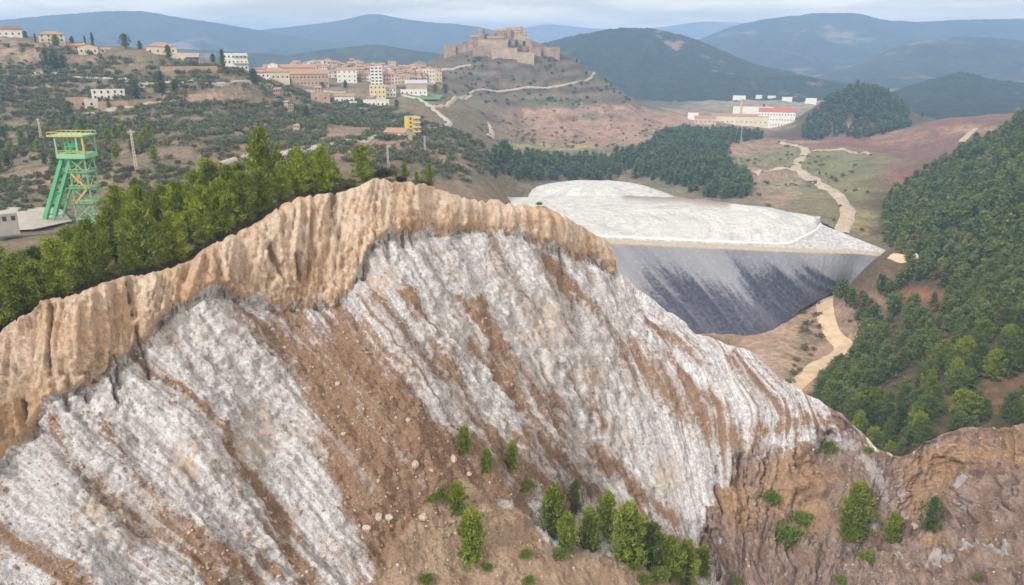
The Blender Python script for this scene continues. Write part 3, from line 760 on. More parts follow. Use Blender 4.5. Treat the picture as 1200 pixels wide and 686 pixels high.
tcol = t.mix(t.math('MULTIPLY', t.step(peb, .6, 1.0), .35), tcol, (.86, .70, .56))
tcol = t.mix(t.math('MULTIPLY', t.step(peb, .3, .0), .45), tcol, (.34, .20, .115))
tcol = t.mix(t.math('MULTIPLY', t.step(streak2, .47, .40), .55), tcol, (.30, .18, .10))
c = t.mix(t.step(tn, .42, .58), c, tcol)
sq = t.math('ADD', t.math('MULTIPLY', t.attr('gully_shade'), .8), t.math('ADD', t.math('MULTIPLY', t.math('SUBTRACT', vert, .5), 2.2), t.math('MULTIPLY', t.math('SUBTRACT', spk, .5), .6)))
c = t.mix(t.math('MULTIPLY', t.step(sq, .50, .80), .8), c, (.12, .085, .065))  # gully and overhang shade mixed into the colour as dark brown
cap = t.math('ADD', t.attr('cap'), t.math('MULTIPLY', t.math('SUBTRACT', spk, .5), 1.2))
c = t.mix(t.step(cap, .4, .7), c, t.mix(med, (.10, .10, .045), (.25, .19, .11)))
b1 = t.bump(streak2, .8, .8); b2 = t.bump(spk, .9, .5, b1); b3 = t.bump(vert, .35, .4, b2)
M['salt_rock'] = t.done(c, b3)
capm = np.concatenate([np.ones((len(back), len(px_))), np.where(np.arange(nr)[:, None] < 1, .35, 0) * np.ones((1, len(px_))), np.zeros((len(foot), len(px_)))])
capm = capm * np.interp(px_, [-300, 720, 780, 1000, 1470], [1, 1, .25, .3, .5])[None]
at = {'flow': ('FLOAT_VECTOR', np.stack([ext(sm + .35 * warp), ext(T), 0 * ext(T)], -1)), 'brown': ('FLOAT', ext(brown)), 'warm': ('FLOAT', ext(warm)), 'spur': ('FLOAT', ext(spur_m)),
      'rock': ('FLOAT', ext(rock_m)), 'orange': ('FLOAT', ext(orange)), 'vein': ('FLOAT', ext(vein)), 'gully_shade': ('FLOAT', ext(gully_shade)), 'tan': ('FLOAT', ext(tan_m)), 'low': ('FLOAT', ext(fr_)), 'cap': ('FLOAT', capm)}
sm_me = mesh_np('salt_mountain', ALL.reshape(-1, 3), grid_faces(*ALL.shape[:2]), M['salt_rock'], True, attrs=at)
tag(link('salt_mountain', sm_me), kind='structure')

def on_salt(px, py):
    """point on the salt face seen at a photo pixel"""
    qx, qy = proj(W2)
    i = np.argmin((qx - px) ** 2 + (qy - py) ** 2)
    return W2.reshape(-1, 3)[i].copy()
QX, QY = proj(W2)
def salt_pt(px, py):
    d = (QX - px) ** 2 + (QY - py) ** 2
    i = np.unravel_index(np.argmin(d), d.shape)
    return W2[i].copy(), NN[i].copy()

# ------------------------------------------------------------------ tailings dam and its white top
ROWS = {
 'toe': [(600, 450, 320), (660, 440, 325), (760, 430, 335), (830, 418, 350), (885, 410, 361), (937, 362, 398), (992, 333, 432), (1050, 309, 420)],
 'out': [(560, 275, 395), (640, 280, 400), (717, 284, 405), (790, 287.5, 411), (870, 291.5, 417), (945, 295.5, 424), (1005, 297.5, 430), (1052, 302, 421)],
 'edge': [(560, 270, 409), (640, 275, 410), (717, 280, 414), (790, 283.5, 420), (870, 287, 428), (925, 288, 432), (957, 271, 456), (961, 262, 470)],
 'bk': [(560, 232, 560), (640, 231, 560), (720, 229, 562), (790, 231, 550), (850, 237, 520), (905, 244, 502), (942, 253, 484), (961, 260, 472)]}
def rowpts(r, n=200):
    a = P(*zip(*r)); s_ = np.linspace(0, 1, len(r)); q = np.linspace(0, 1, n)
    o = np.stack([np.interp(q, s_, a[:, i]) for i in range(3)], -1)
    k = np.ones(9) / 9
    for i in range(3): o[:, i] = np.convolve(np.pad(o[:, i], 4, mode='edge'), k, 'valid')
    return o
rt, ro, re_, rb_ = (rowpts(ROWS[k]) for k in ('toe', 'out', 'edge', 'bk'))
rt[:, 2] -= 1
ri = ro.copy(); ri[:, 1] += 6.5; ri[:, 0] *= ri[:, 1] / ro[:, 1]
rows, vv = [], []
def lerp_rows(a, b, n, v0, v1, bul=0):
    for i in range(n):
        q = i / n
        r = a * (1 - q) + b * q; r[:, 2] += bul * math.sin(math.pi * q)
        rows.append(r); vv.append(np.full(len(r), v0 + (v1 - v0) * q))
lerp_rows(rt, ro, 60, 0, 1)
lerp_rows(ro, ri, 3, 1, 1.2)
lerp_rows(ri, re_, 16, 1.2, 2)
lerp_rows(re_, rb_, 60, 2, 3, 4.0)
d_ = rb_.copy(); d_[:, 1] += 22; d_[:, 2] -= 14; d_[:, 0] += np.linspace(0, 30, len(d_))
lerp_rows(rb_, d_, 6, 3, 4); rows.append(d_); vv.append(np.full(len(d_), 4.))
TW = np.array(rows); TV = np.array(vv)
tu = np.broadcast_to(np.cumsum(np.r_[0, np.hypot(*np.diff(ro[:, :2], axis=0).T)]), TV.shape)
top_m = sstep(1.95, 2.1, TV) * sstep(3.2, 2.95, TV)
TW[..., 2] += top_m * (.8 * fbm(TW[..., 0] / 25, TW[..., 1] / 9, 0, 3, 91) + .45 * perlin(TW[..., 0] / 6, TW[..., 1] / 3, 0, 92)) + (TV < 1) * .5 * perlin(tu / 5, TV * 2, 0, 93) * np.sin(np.pi * np.clip(TV, 0, 1))
TW[..., 2] += 1.0 * np.exp(-((TV - 2.0) / .03) ** 2)
t = NT('tailings', .9, .15)
v_ = t.attr('v'); fl = t.attr('uv3', 'Vector'); pos = t.pos()
st1 = t.noise(t.scale(fl, (.11, .014, 0)), 1, 6, .6, .0)
st2 = t.noise(t.scale(fl, (.035, .006, 0)), 1, 5, .6, .0)
fine = t.noise(pos, .5, 6, .7)
grey = t.mix(t.step(st2, .35, .65), (.20, .205, .235), (.30, .30, .325))
grey = t.mix(t.math('MULTIPLY', t.step(fine, .5, .7), .3), grey, (.47, .47, .48))
dark = t.mix(t.step(t.math('ADD', t.math('MULTIPLY', fine, .5), t.math('MULTIPLY', st1, .5)), .40, .62), (.055, .057, .080), (.145, .145, .185))
zig = t.math('ADD', v_, t.math('MULTIPLY', t.math('SUBTRACT', st1, .5), 1.1))
zig = t.math('ADD', zig, t.math('MULTIPLY', t.math('SUBTRACT', st2, .5), .45))
zig = t.math('ADD', zig, t.attr('rim'))
c = t.mix(t.step(t.math('ADD', zig, t.math('MULTIPLY', t.math('SUBTRACT', fine, .5), .35)), .50, .78), dark, grey)
road = t.mix(t.step(fine, .3, .7), (.40, .33, .25), (.55, .46, .36))
c = t.mix(t.step(v_, .97, 1.0), c, road)
bank = t.mix(t.step(fine, .4, .6), (.38, .37, .40), (.60, .58, .58))
c = t.mix(t.step(v_, 1.2, 1.3), c, bank)
trk = t.noise(t.scale(t.attr('arc', 'Vector'), (.02, .30, 0)), 1, 6, .62, .5)
trk2 = t.noise(t.scale(t.attr('arc', 'Vector'), (.05, .03, 0)), 1, 5, .6, 1.2)
white = t.mix(t.step(t.math('ADD', t.math('MULTIPLY', trk, .45), t.math('MULTIPLY', trk2, .55)), .34, .62), (.42, .42, .43), (.68, .66, .64))
white = t.mix(t.math('MULTIPLY', t.step(fine, .52, .36), .55), white, (.30, .30, .33))
white = t.mix(t.math('MULTIPLY', t.step(trk2, .54, .66), .45), white, (.36, .36, .40))
white = t.mix(t.attr('brownish'), white, (.30, .24, .23))
c = t.mix(t.step(v_, 1.98, 2.0), c, (.72, .71, .70))
c = t.mix(t.step(v_, 2.03, 2.06), c, white)
M['tailings'] = t.done(c, t.bump(fine, .6, 1.2, t.bump(trk, .4, 2)))
tpx, tpy = proj(TW)
rim = .9 * sstep(950, 1010, tpx) + .25 * sstep(760, 720, tpx)
brn = np.exp(-(segd(tpx, tpy, [(735, 229), (800, 232), (850, 238)]) / 6) ** 2) * (TV > 2)
cxy = P(660, 300, 455)
ang = np.arctan2(TW[..., 0] - cxy[0], TW[..., 1] - cxy[1]) * 100; rad = np.hypot((TW[..., 0] - cxy[0]) * .75, TW[..., 1] - cxy[1])
me = mesh_np('tailings_dam', TW.reshape(-1, 3), grid_faces(*TV.shape), M['tailings'], True,
             attrs={'v': ('FLOAT', TV), 'uv3': ('FLOAT_VECTOR', np.stack([tu + 42 * TV, TV * 40, 0 * tu], -1)), 'rim': ('FLOAT', rim), 'brownish': ('FLOAT', brn),
                    'arc': ('FLOAT_VECTOR', np.stack([ang, rad, 0 * rad], -1))})
tag(link('tailings_dam', me), kind='structure')
# the second, rounder heap behind
gx, gy = np.meshgrid(np.linspace(-1.25, 1.25, 90), np.linspace(-1.25, 1.25, 50))
hc = P(692, 228, 598); rr = np.hypot(gx, gy)
hz = hc[2] - 7 + 15.5 * sstep(1.22, .35, rr)
hx = hc[0] + gx * 74 + .2 * gy * 40; hy = hc[1] + gy * 44
hz = hz + .5 * fbm(hx / 9, hy / 6, 0, 3, 95)
ha = np.arctan2(gx, gy) * 90
me = mesh_np('salt_heap', np.stack([hx, hy, hz], -1).reshape(-1, 3), grid_faces(50, 90), M['tailings'], True,
             attrs={'v': ('FLOAT', np.full(hx.shape, 2.5)), 'brownish': ('FLOAT', .7 * sstep(.9, 1.1, rr) * (gy < .2)), 'arc': ('FLOAT_VECTOR', np.stack([ha, rr * 50, 0 * rr], -1))})
tag(link('salt_heap', me), kind='structure')

# ------------------------------------------------------------------ roads, draped ribbons
M['dirt_road'] = plain('dirt_road', (.58, .43, .29), .15, .25)
M['pale_track'] = plain('pale_track', (.42, .34, .27), .2, .2)
M['asphalt'] = plain('asphalt_road', (.30, .28, .26), .12, .3)
M['concrete'] = plain('concrete', (.40, .37, .33), .12, .3)
def road(name, pts, width, mat, n=70, lift=None):
    w0 = np.array([hit(*q) for q in pts])
    s_ = np.r_[0, np.cumsum(np.hypot(*np.diff(w0[:, :2], axis=0).T))]
    q = np.linspace(0, s_[-1], n)
    c = np.stack([np.interp(q, s_, w0[:, 0]), np.interp(q, s_, w0[:, 1])], -1)
    for _ in range(3):
        c[1:-1] = (c[:-2] + 2 * c[1:-1] + c[2:]) / 4
    tg = np.gradient(c, axis=0); tg /= np.linalg.norm(tg, axis=1)[:, None] + 1e-9
    nr_ = np.stack([-tg[:, 1], tg[:, 0]], -1)
    wd = width * (1 + .18 * perlin(q / 25, 0 * q, 0, 96))
    V = []
    for k in np.linspace(-.5, .5, 5):
        p = c + nr_ * (wd * k)[:, None]
        z = ground(p[:, 0], p[:, 1]) + (lift if lift is not None else .35 + p[:, 1] / 700) * (1 - .9 * (abs(k) > .4))
        V.append(np.concatenate([p, z[:, None]], 1))
    V = np.array(V)
    me = mesh_np(name, V.reshape(-1, 3), grid_faces(5, n)[:, ::-1], mat, True)
    tag(link(name, me), kind='structure')
road('dirt_road', [(905, 480), (930, 455), (960, 428), (985, 413), (992, 406), (975, 394), (967, 372), (965, 352), (974, 341), (992, 336)], 8, M['dirt_road'])
road('dirt_road', [(986, 411), (1000, 409), (1010, 404)], 5, M['dirt_road'], 20)
road('dirt_road', [(1045, 300), (1060, 305), (1075, 300)], 6, M['dirt_road'], 20)
road('gravel_track', [(985, 275), (993, 258), (993, 244), (984, 231), (962, 217), (944, 206), (931, 199), (938, 187), (946, 178), (932, 171), (915, 168)], 10, M['pale_track'])
road('gravel_track', [(932, 199), (905, 200), (885, 205)], 6, M['pale_track'], 30)
road('gravel_track', [(952, 177), (990, 176), (1020, 182)], 4, M['pale_track'], 30)
road('gravel_track', [(1125, 168), (1135, 158), (1142, 152)], 7, M['pale_track'], 20)
road('hillside_road', [(40, 88), (60, 84), (78, 90), (100, 94), (150, 96), (205, 98), (250, 100), (310, 103), (360, 106), (405, 109)], 3.6, M['concrete'], 110)
road('hillside_road', [(258, 193), (275, 187), (300, 181), (345, 178), (370, 174), (400, 166), (440, 161), (470, 158)], 4.5, M['concrete'])
road('town_road', [(470, 112), (490, 116), (502, 124), (512, 132), (524, 141), (528, 146), (518, 151), (500, 152)], 5, M['concrete'])
road('castle_road', [(488, 98), (510, 101), (560, 103.5), (600, 104.5), (640, 104), (670, 102), (695, 99), (712, 95)], 3.5, M['pale_track'])
road('castle_road', [(505, 86), (530, 82), (552, 77)], 3.5, M['pale_track'], 30)
road('gravel_track', [(505, 128), (525, 124), (545, 115), (552, 113)], 5, M['pale_track'], 30)
road('gravel_track', [(574, 162), (577, 154), (573, 146)], 6, M['concrete'], 20)
road('gravel_track', [(60, 133), (95, 134), (130, 130), (180, 122), (212, 123)], 4, M['pale_track'], 40)

# concrete yard of the mine below the headframe: a draped sheet
qs = [(-40, 246), (20, 246), (70, 246), (85, 262), (40, 272), (-40, 276)]
hw = np.array([hit(*q, y0=200) for q in qs]); cen = hw.mean(0)
yv = [cen + np.array([0, 0, 1.2])]; 
for p in hw: yv.append(p + np.array([0, 0, 1.0]))
yv = np.array(yv)
me = mesh_np('concrete_yard', yv, np.array([(0, i + 1, (i + 1) % 6 + 1) for i in range(6)]), M['concrete'])
tag(link('concrete_yard', me), kind='structure')

# ------------------------------------------------------------------ buildings
WALL = {'white': (.74, .71, .66), 'cream': (.66, .57, .44), 'ochre': (.58, .44, .27), 'tan': (.48, .37, .27), 'pink': (.56, .40, .32), 'grey': (.42, .40, .38), 'yellow': (.72, .50, .12), 'paleyellow': (.68, .56, .33),
        'stone': (.36, .275, .21), 'brick': (.44, .31, .23), 'pale': (.62, .58, .52)}
for k, c in WALL.items(): M['w_' + k] = plain('plaster_' + k, c, .10, .25)
M['r_terra'] = plain('roof_tiles', (.38, .225, .155), .22, .8)
M['r_rust'] = plain('old_roof_tiles', (.33, .235, .175), .25, .8)
M['r_red'] = plain('red_roof', (.42, .14, .11), .15, .8)
M['r_brown'] = plain('brown_roof', (.25, .12, .09), .2, .8)
M['r_flat'] = plain('flat_roof', (.40, .36, .32), .15, .5)
M['r_blue'] = plain('metal_roof', (.42, .43, .50), .1, .3, .5)
tg_ = NT('window_glass', .15, .5); M['glass'] = tg_.done((.055, .06, .07))
M['awning'] = plain('purple_awning', (.10, .05, .13), .1, 1)
win_cache = {}
def win_mesh(w_, h_):
    k = (round(w_, 2), round(h_, 2))
    if k not in win_cache: win_cache[k] = MB().box(-w_ / 2, w_ / 2, -.08, .12, 0, h_).mesh('window', M['glass'])
    return win_cache[k]

def building(name, px, py, wpx, hpx, depth, wall, roof, rtype, label, group=None, nx=0, nz=0, rz=0.0, single=False, cat='house', rh=None, ov=.5, extra=None, winsize=None, Yfix=None):
    o3 = hit(px, py) if Yfix is None else P(px, py, Yfix)
    sc_ = math.hypot(o3[1], o3[2]) / F
    wm, hm = wpx * sc_, hpx * sc_
    t_ = empty(name, tuple(o3), -math.atan2(o3[0], o3[1]) + rz, label, cat, group)
    rh_ = rh if rh is not None else (0 if rtype == 'flat' else min(depth, wm) * .22)
    hw_ = hm - rh_ * .8
    x0, x1, y0, y1 = -wm / 2, wm / 2, -depth * .1, depth * .9
    mb = MB().box(x0, x1, y0, y1, -4, hw_)
    if rtype == 'gable':
        ym = (y0 + y1) / 2
        for x in (x0 + .01, x1 - .31): mb.add([(x, y0, hw_), (x, ym, hw_ + rh_ - .3), (x, y1, hw_), (x + .3, y0, hw_), (x + .3, ym, hw_ + rh_ - .3), (x + .3, y1, hw_)], [(0, 2, 1), (3, 4, 5), (0, 1, 4, 3), (1, 2, 5, 4)])
    if rtype == 'front':   # gable towards the camera
        xm = 0
        for y in (y0 + .01, y1 - .31): mb.add([(x0, y, hw_), (xm, y, hw_ + rh_ - .3), (x1, y, hw_), (x0, y + .3, hw_), (xm, y + .3, hw_ + rh_ - .3), (x1, y + .3, hw_)], [(0, 1, 2), (5, 4, 3), (0, 3, 4, 1), (1, 4, 5, 2)])
    mb.build('wall', M['w_' + wall], t_)
    rb = MB()
    if rtype == 'gable': rb.gable(x0, x1, y0, y1, hw_ + .05, rh_, ov)
    elif rtype == 'hip': rb.hip(x0, x1, y0, y1, hw_ + .05, rh_, ov)
    elif rtype == 'front':
        g_ = MB().gable(y0, y1, x0, x1, hw_ + .05, rh_, ov)
        rb.add([(v[1], v[0], v[2]) for v in g_.v], [f[::-1] for f in g_.f])
    elif rtype == 'shed': 
        rb.add([(x0 - ov, y0 - ov, hw_ + .05), (x1 + ov, y0 - ov, hw_ + .05), (x1 + ov, y1 + ov, hw_ + rh_), (x0 - ov, y1 + ov, hw_ + rh_), (x0 - ov, y0 - ov, hw_ - .2), (x1 + ov, y0 - ov, hw_ - .2), (x1 + ov, y1 + ov, hw_ + rh_ - .25), (x0 - ov, y1 + ov, hw_ + rh_ - .25)],
               [(0, 1, 2, 3), (7, 6, 5, 4), (0, 4, 5, 1), (1, 5, 6, 2), (2, 6, 7, 3), (3, 7, 4, 0)])
        MB().box(x0 + .02, x1 - .02, y1 - .3, y1 - .02, hw_ - .1, hw_ + rh_ - .3).build('back_wall', M['w_' + wall], t_)
    else:
        rb.box(x0 + .25, x1 - .25, y0 + .25, y1 - .25, hw_ + .02, hw_ + .12)
        MB().box(x0 - .1, x1 + .1, y0 - .1, y0 + .2, hw_ - .3, hw_ + .5).build('parapet', M['w_' + wall], t_)
    rb.build('roof', M['r_' + roof], t_)
    if nx and nz:
        ww_, wh_ = winsize or (min(1.3, wm / nx * .45), min(1.7, hw_ / nz * .5))
        if single:
            for i in range(nx):
                for j in range(nz):
                    o = link('window', win_mesh(ww_, wh_), t_)
                    o.location = (x0 + wm * (i + .5) / nx, y0, hw_ * (j + .32) / nz)
        else:
            wb_ = MB()
            for i in range(nx):
                for j in range(nz):
                    x = x0 + wm * (i + .5) / nx; z = hw_ * (j + .32) / nz
                    wb_.box(x - ww_ / 2, x + ww_ / 2, y0 - .08, y0 + .1, z, z + wh_)
            for j in range(nz):
                for y in (y0 + depth * .3, y0 + depth * .7):
                    z = hw_ * (j + .32) / nz
                    wb_.box(x0 - .08, x1 + .08, y - ww_ / 2, y + ww_ / 2, z, z + wh_)
            tag(wb_.build('windows', M['glass'], t_), kind='stuff')
    if extra: extra(t_, x0, x1, y0, y1, hw_)
    return t_

def chimney_x(t_, x0, x1, y0, y1, h): MB().box(x0 * .3 - .4, x0 * .3 + .4, y0 + 3, y0 + 3.8, h, h + 3).build('chimney', M['w_pale'], t_)
def awning_x(t_, x0, x1, y0, y1, h):
    MB().box(x0 * .2, x1 * .98, y0 - 2.2, y0 - .12, h * .45, h * .62).build('awning', M['awning'], t_)
    for k in (.15, .5, .95): MB().box(x1 * k - .15, x1 * k + .15, y0 - 2.1, y0 - 1.8, -2, h * .45).build('awning_post', M['w_pale'], t_)
def balcony_x(n):
    def f(t_, x0, x1, y0, y1, h):
        for j in range(n):
            z = h * (j + .95) / (n + .3)
            MB().box(x0 * .2, x1 + .6, y0 - 1.5, y0 - .1, z, z + .2).box(x0 * .2, x1 + .6, y0 - 1.5, y0 - 1.4, z + .2, z + 1.1).build('balcony', M['w_pale'], t_)
    return f
def terrace_x(t_, x0, x1, y0, y1, h): MB().box(x0 - 4, x1 + 3, y0 - 5, y0 - 4.4, -7, .8).build('terrace_wall', M['w_tan'], t_)

Bd = building
Bd('villa', 4, 42, 36, 11, 10, 'white', 'brown', 'gable', 'long white house with a brown tiled roof at the left end of the hilltop', nx=6, nz=1, single=True, extra=chimney_x)
Bd('villa', 62, 52, 25, 11, 11, 'cream', 'terra', 'hip', 'cream hip-roofed villa alone on the hill crest behind a round tree', nx=4, nz=2, single=True)
Bd('villa', 104, 64, 20, 11, 11, 'cream', 'terra', 'front', 'cream villa whose gable faces out, with terracotta roof, on the hill crest', nx=3, nz=1, single=True, extra=chimney_x)
Bd('house_wing', 90, 59, 17, 7, 9, 'tan', 'terra', 'gable', 'low terracotta-roofed wing left of the gabled cream villa', nx=3, nz=1)
Bd('house_wing', 121, 63, 15, 6, 8, 'pale', 'rust', 'gable', 'low pale outbuilding right of the gabled cream villa', nx=3, nz=1)
Bd('farmhouse', 190, 64, 31, 12, 16, 'cream', 'rust', 'hip', 'cream farmhouse under one broad low tiled roof behind a dark round tree', nx=4, nz=1)
Bd('tower_house', 212, 66, 9, 9, 7, 'cream', 'flat', 'flat', 'small square cream tower house beside the terrace with the purple awning', nx=2, nz=2)
Bd('restaurant', 221, 74, 24, 10, 9, 'cream', 'flat', 'flat', 'flat-roofed cream restaurant shaded by a purple awning', nx=4, nz=1, extra=awning_x)
Bd('retaining_wall', 222, 85, 60, 6, 1.5, 'brick', 'flat', 'flat', 'long tan retaining wall on the slope under the purple awning', cat='wall')
Bd('apartment_house', 277, 81, 26, 18, 11, 'white', 'flat', 'flat', 'white stepped three-storey house right of the hilltop', nx=6, nz=3, single=True, extra=balcony_x(2))
Bd('stone_house', 128, 117, 34, 11, 8, 'white', 'flat', 'flat', 'long whitewashed flat-topped farm building halfway down the hillside', nx=5, nz=2, single=True, extra=terrace_x)
Bd('ruin', 92, 128, 22, 12, 7, 'brick', 'flat', 'flat', 'tan roofless stone ruin lower left of the whitewashed farm building', nx=2, nz=1)
Bd('outbuilding', 108, 127, 14, 10, 7, 'pale', 'flat', 'flat', 'small pale stone shed against the tan ruin', nx=1, nz=1)
Bd('terrace', 133, 127, 30, 7, 4, 'brick', 'flat', 'flat', 'brown stone terrace wall under the whitewashed farm building', cat='wall')
Bd('shed', 175, 102, 22, 5, 6, 'pale', 'flat', 'flat', 'low pale shed along the hillside road beside tall pines', nx=3, nz=1)
Bd('hall', 322, 78, 30, 13, 16, 'cream', 'terra', 'hip', 'broad cream hall with a hipped terracotta roof at the top left of the town', nx=6, nz=1)
Bd('school', 361, 76, 26, 10, 14, 'tan', 'rust', 'shed', 'wide flat tan building with dark eaves on the town skyline', nx=7, nz=1)
Bd('convent', 358, 101, 52, 17, 22, 'brick', 'terra', 'gable', 'very long brick building under two steps of terracotta roof at the town edge', nx=13, nz=2, single=True, rh=4.5)
Bd('convent_wing', 340, 91, 56, 14, 16, 'tan', 'terra', 'gable', 'upper terracotta-roofed wing rising behind the long brick building', nx=10, nz=1, rh=3.5)
Bd('chapel', 321, 92, 11, 17, 12, 'white', 'rust', 'front', 'tall white gabled house at the left end of the long brick building', nx=1, nz=2)
Bd('villa', 309, 93, 14, 9, 10, 'white', 'red', 'hip', 'white villa with a bright red roof left of the white gabled house', nx=3, nz=1)
Bd('villa', 302, 89, 16, 8, 9, 'white', 'rust', 'gable', 'low white house just above the red-roofed villa', nx=4, nz=1)
Bd('barn', 376, 120, 21, 11, 10, 'brick', 'flat', 'flat', 'bare brown brick barn alone on the olive slope', nx=2, nz=1, single=True)
Bd('villa', 404, 121, 22, 10, 10, 'white', 'terra', 'gable', 'white house with terracotta roof right of the brown brick barn', nx=4, nz=1, single=True)
Bd('shed', 414, 125, 9, 5, 6, 'white', 'flat', 'flat', 'small white annexe in front of the terracotta-roofed white house', nx=1, nz=1)
Bd('villa', 407, 97, 22, 16, 12, 'white', 'terra', 'gable', 'tall white house with a red roof in front of the old town', nx=4, nz=3, single=True)
Bd('apartment_tower', 442, 104, 13, 24, 13, 'white', 'flat', 'flat', 'dark-windowed white tower block of seven floors, tallest in town', nx=3, nz=7, single=True, cat='tower block', winsize=(2.6, 1.6))
Bd('apartment_block', 456, 104, 12, 18, 13, 'pink', 'terra', 'gable', 'pinkish apartment block leaning against the white tower block', nx=4, nz=4)
Bd('apartment_block', 443, 116, 18, 15, 12, 'paleyellow', 'flat', 'flat', 'pale yellow block in front of the white tower block', nx=4, nz=3, single=True)
Bd('apartment_block', 457, 114, 14, 12, 12, 'white', 'rust', 'gable', 'white block with brown roof right of the pale yellow block', nx=4, nz=2)
Bd('warehouse', 441, 126, 29, 8, 10, 'white', 'flat', 'flat', 'long low white warehouse under the pale yellow block', nx=6, nz=1)
Bd('sports_hall', 488, 106, 24, 10, 20, 'tan', 'blue', 'gable', 'sports hall with a blue-grey metal roof beside the playing field', nx=0, nz=0, rh=3.5)
Bd('low_block', 485, 112, 30, 6, 10, 'white', 'flat', 'flat', 'low white annexe in front of the sports hall', nx=6, nz=1)
Bd('apartment_block', 485, 161, 14, 22, 10, 'yellow', 'flat', 'flat', 'bright yellow five-storey block with white balconies alone among the trees', nx=2, nz=5, single=True, extra=balcony_x(4), rz=.25)
Bd('barn', 463, 162, 26, 10, 12, 'cream', 'terra', 'gable', 'long terracotta-roofed barn left of the bright yellow block', nx=4, nz=1, single=True, rz=-.5)
Bd('apartment_block', 503, 96, 14, 13, 14, 'cream', 'flat', 'flat', 'cream flat-roofed block at the foot of the castle hill', nx=4, nz=3)
Bd('apartment_block', 513, 96, 10, 10, 14, 'ochre', 'flat', 'flat', 'ochre block at the right end of the town under the castle', nx=3, nz=2)
# works in the far valley
Bd('factory', 909, 149, 40, 20, 18, 'white', 'red', 'gable', 'white factory with rows of small windows and a red roof in the far valley', nx=13, nz=3, single=True, rh=5, cat='factory')
Bd('workshop', 866, 147, 62, 12, 16, 'cream', 'terra', 'gable', 'long low cream workshop left of the red-roofed factory', nx=12, nz=1, rh=3, cat='factory')
Bd('workshop', 882, 135, 44, 9, 16, 'white', 'flat', 'flat', 'white flat shed behind the long cream workshop', nx=0, nz=0, cat='factory')
Bd('workshop', 826, 146, 24, 9, 12, 'pink', 'rust', 'gable', 'pinkish workshop row at the left end of the valley works', nx=5, nz=1, cat='factory')
Bd('workshop', 812, 140, 12, 7, 10, 'white', 'flat', 'flat', 'small white shed at the far left of the valley works', cat='factory')
for (x, y, w_, h_, d) in [(866, 118, 14, 5, 'widest white farmhouse on the flat beyond the valley works'), (889, 117, 7, 5, 'smallest white farmhouse beyond the valley works'), (904, 117, 9, 4, 'low white farmhouse right of the smallest one'),
                       (922, 119, 11, 5, 'white farmhouse at the right of the row beyond the works'), (950, 122, 12, 6, 'white farmhouse standing alone left of the wooded hillock')]:
    Bd('farmhouse', x, y, w_, h_, 12, 'white', 'flat', 'flat', d)
p = hit(867, 146)
st = empty('smokestack', tuple(p), 0, 'tall slender brick chimney of the valley works', 'chimney')
MB().cyl((0, 0, -3), 2.6, 42, 12, 1.5).build('shaft', M['w_pink'], st); MB().cyl((0, 0, 39), 1.9, 1.2, 12).build('rim', M['w_tan'], st)

# the crowded old town
wl = ['cream', 'tan', 'pink', 'pale', 'ochre', 'cream', 'stone', 'grey', 'tan', 'white']
tr = random.Random(5)
for yy, x0, x1 in [(71, 330, 395), (73, 318, 380), (75, 325, 405), (85, 425, 500), (89, 415, 505), (93, 440, 512), (77.5, 395, 470), (80, 345, 480), (83, 365, 495), (87, 372, 510), (91, 385, 515), (95, 425, 500), (99, 462, 500)]:
    x = x0 + tr.uniform(0, 4)
    while x < x1:
        wp = tr.uniform(5, 9.5); wall = tr.choice(wl); rf = tr.choice(['rust', 'rust', 'terra', 'flat', 'rust']); rt_ = 'flat' if rf == 'flat' else tr.choice(['gable', 'gable', 'front', 'shed'])
        hp = tr.uniform(6.5, 10.5)
        col_ = {'pale': 'pale', 'stone': 'stone'}.get(wall, wall)
        rl = {'flat': 'flat-roofed', 'gable': 'tile-roofed', 'front': 'gable-fronted', 'shed': 'slope-roofed'}[rt_]
        Bd('town_house', x, yy + tr.uniform(-1, 1), wp, hp, tr.uniform(9, 13), wall, rf, rt_, f'{col_} {rl} house packed into the old town left of the castle hill', f'{col_} {rl} houses of the old town', nx=tr.choice([2, 3]), nz=tr.choice([2, 3]), rz=tr.uniform(-.35, .35))
        x += wp * tr.uniform(.62, 1.0)

# playing field
q = [hit(484, 119), hit(515, 119), hit(520, 113), hit(495, 112)]
M['turf'] = plain('turf', (.13, .22, .12), .12, .2)
me = mesh_np('playing_field', np.array([v + np.array([0, 0, 1.6]) for v in q]), np.array([[0, 1, 2, 3]]), M['turf'])
tag(link('playing_field', me), kind='structure')

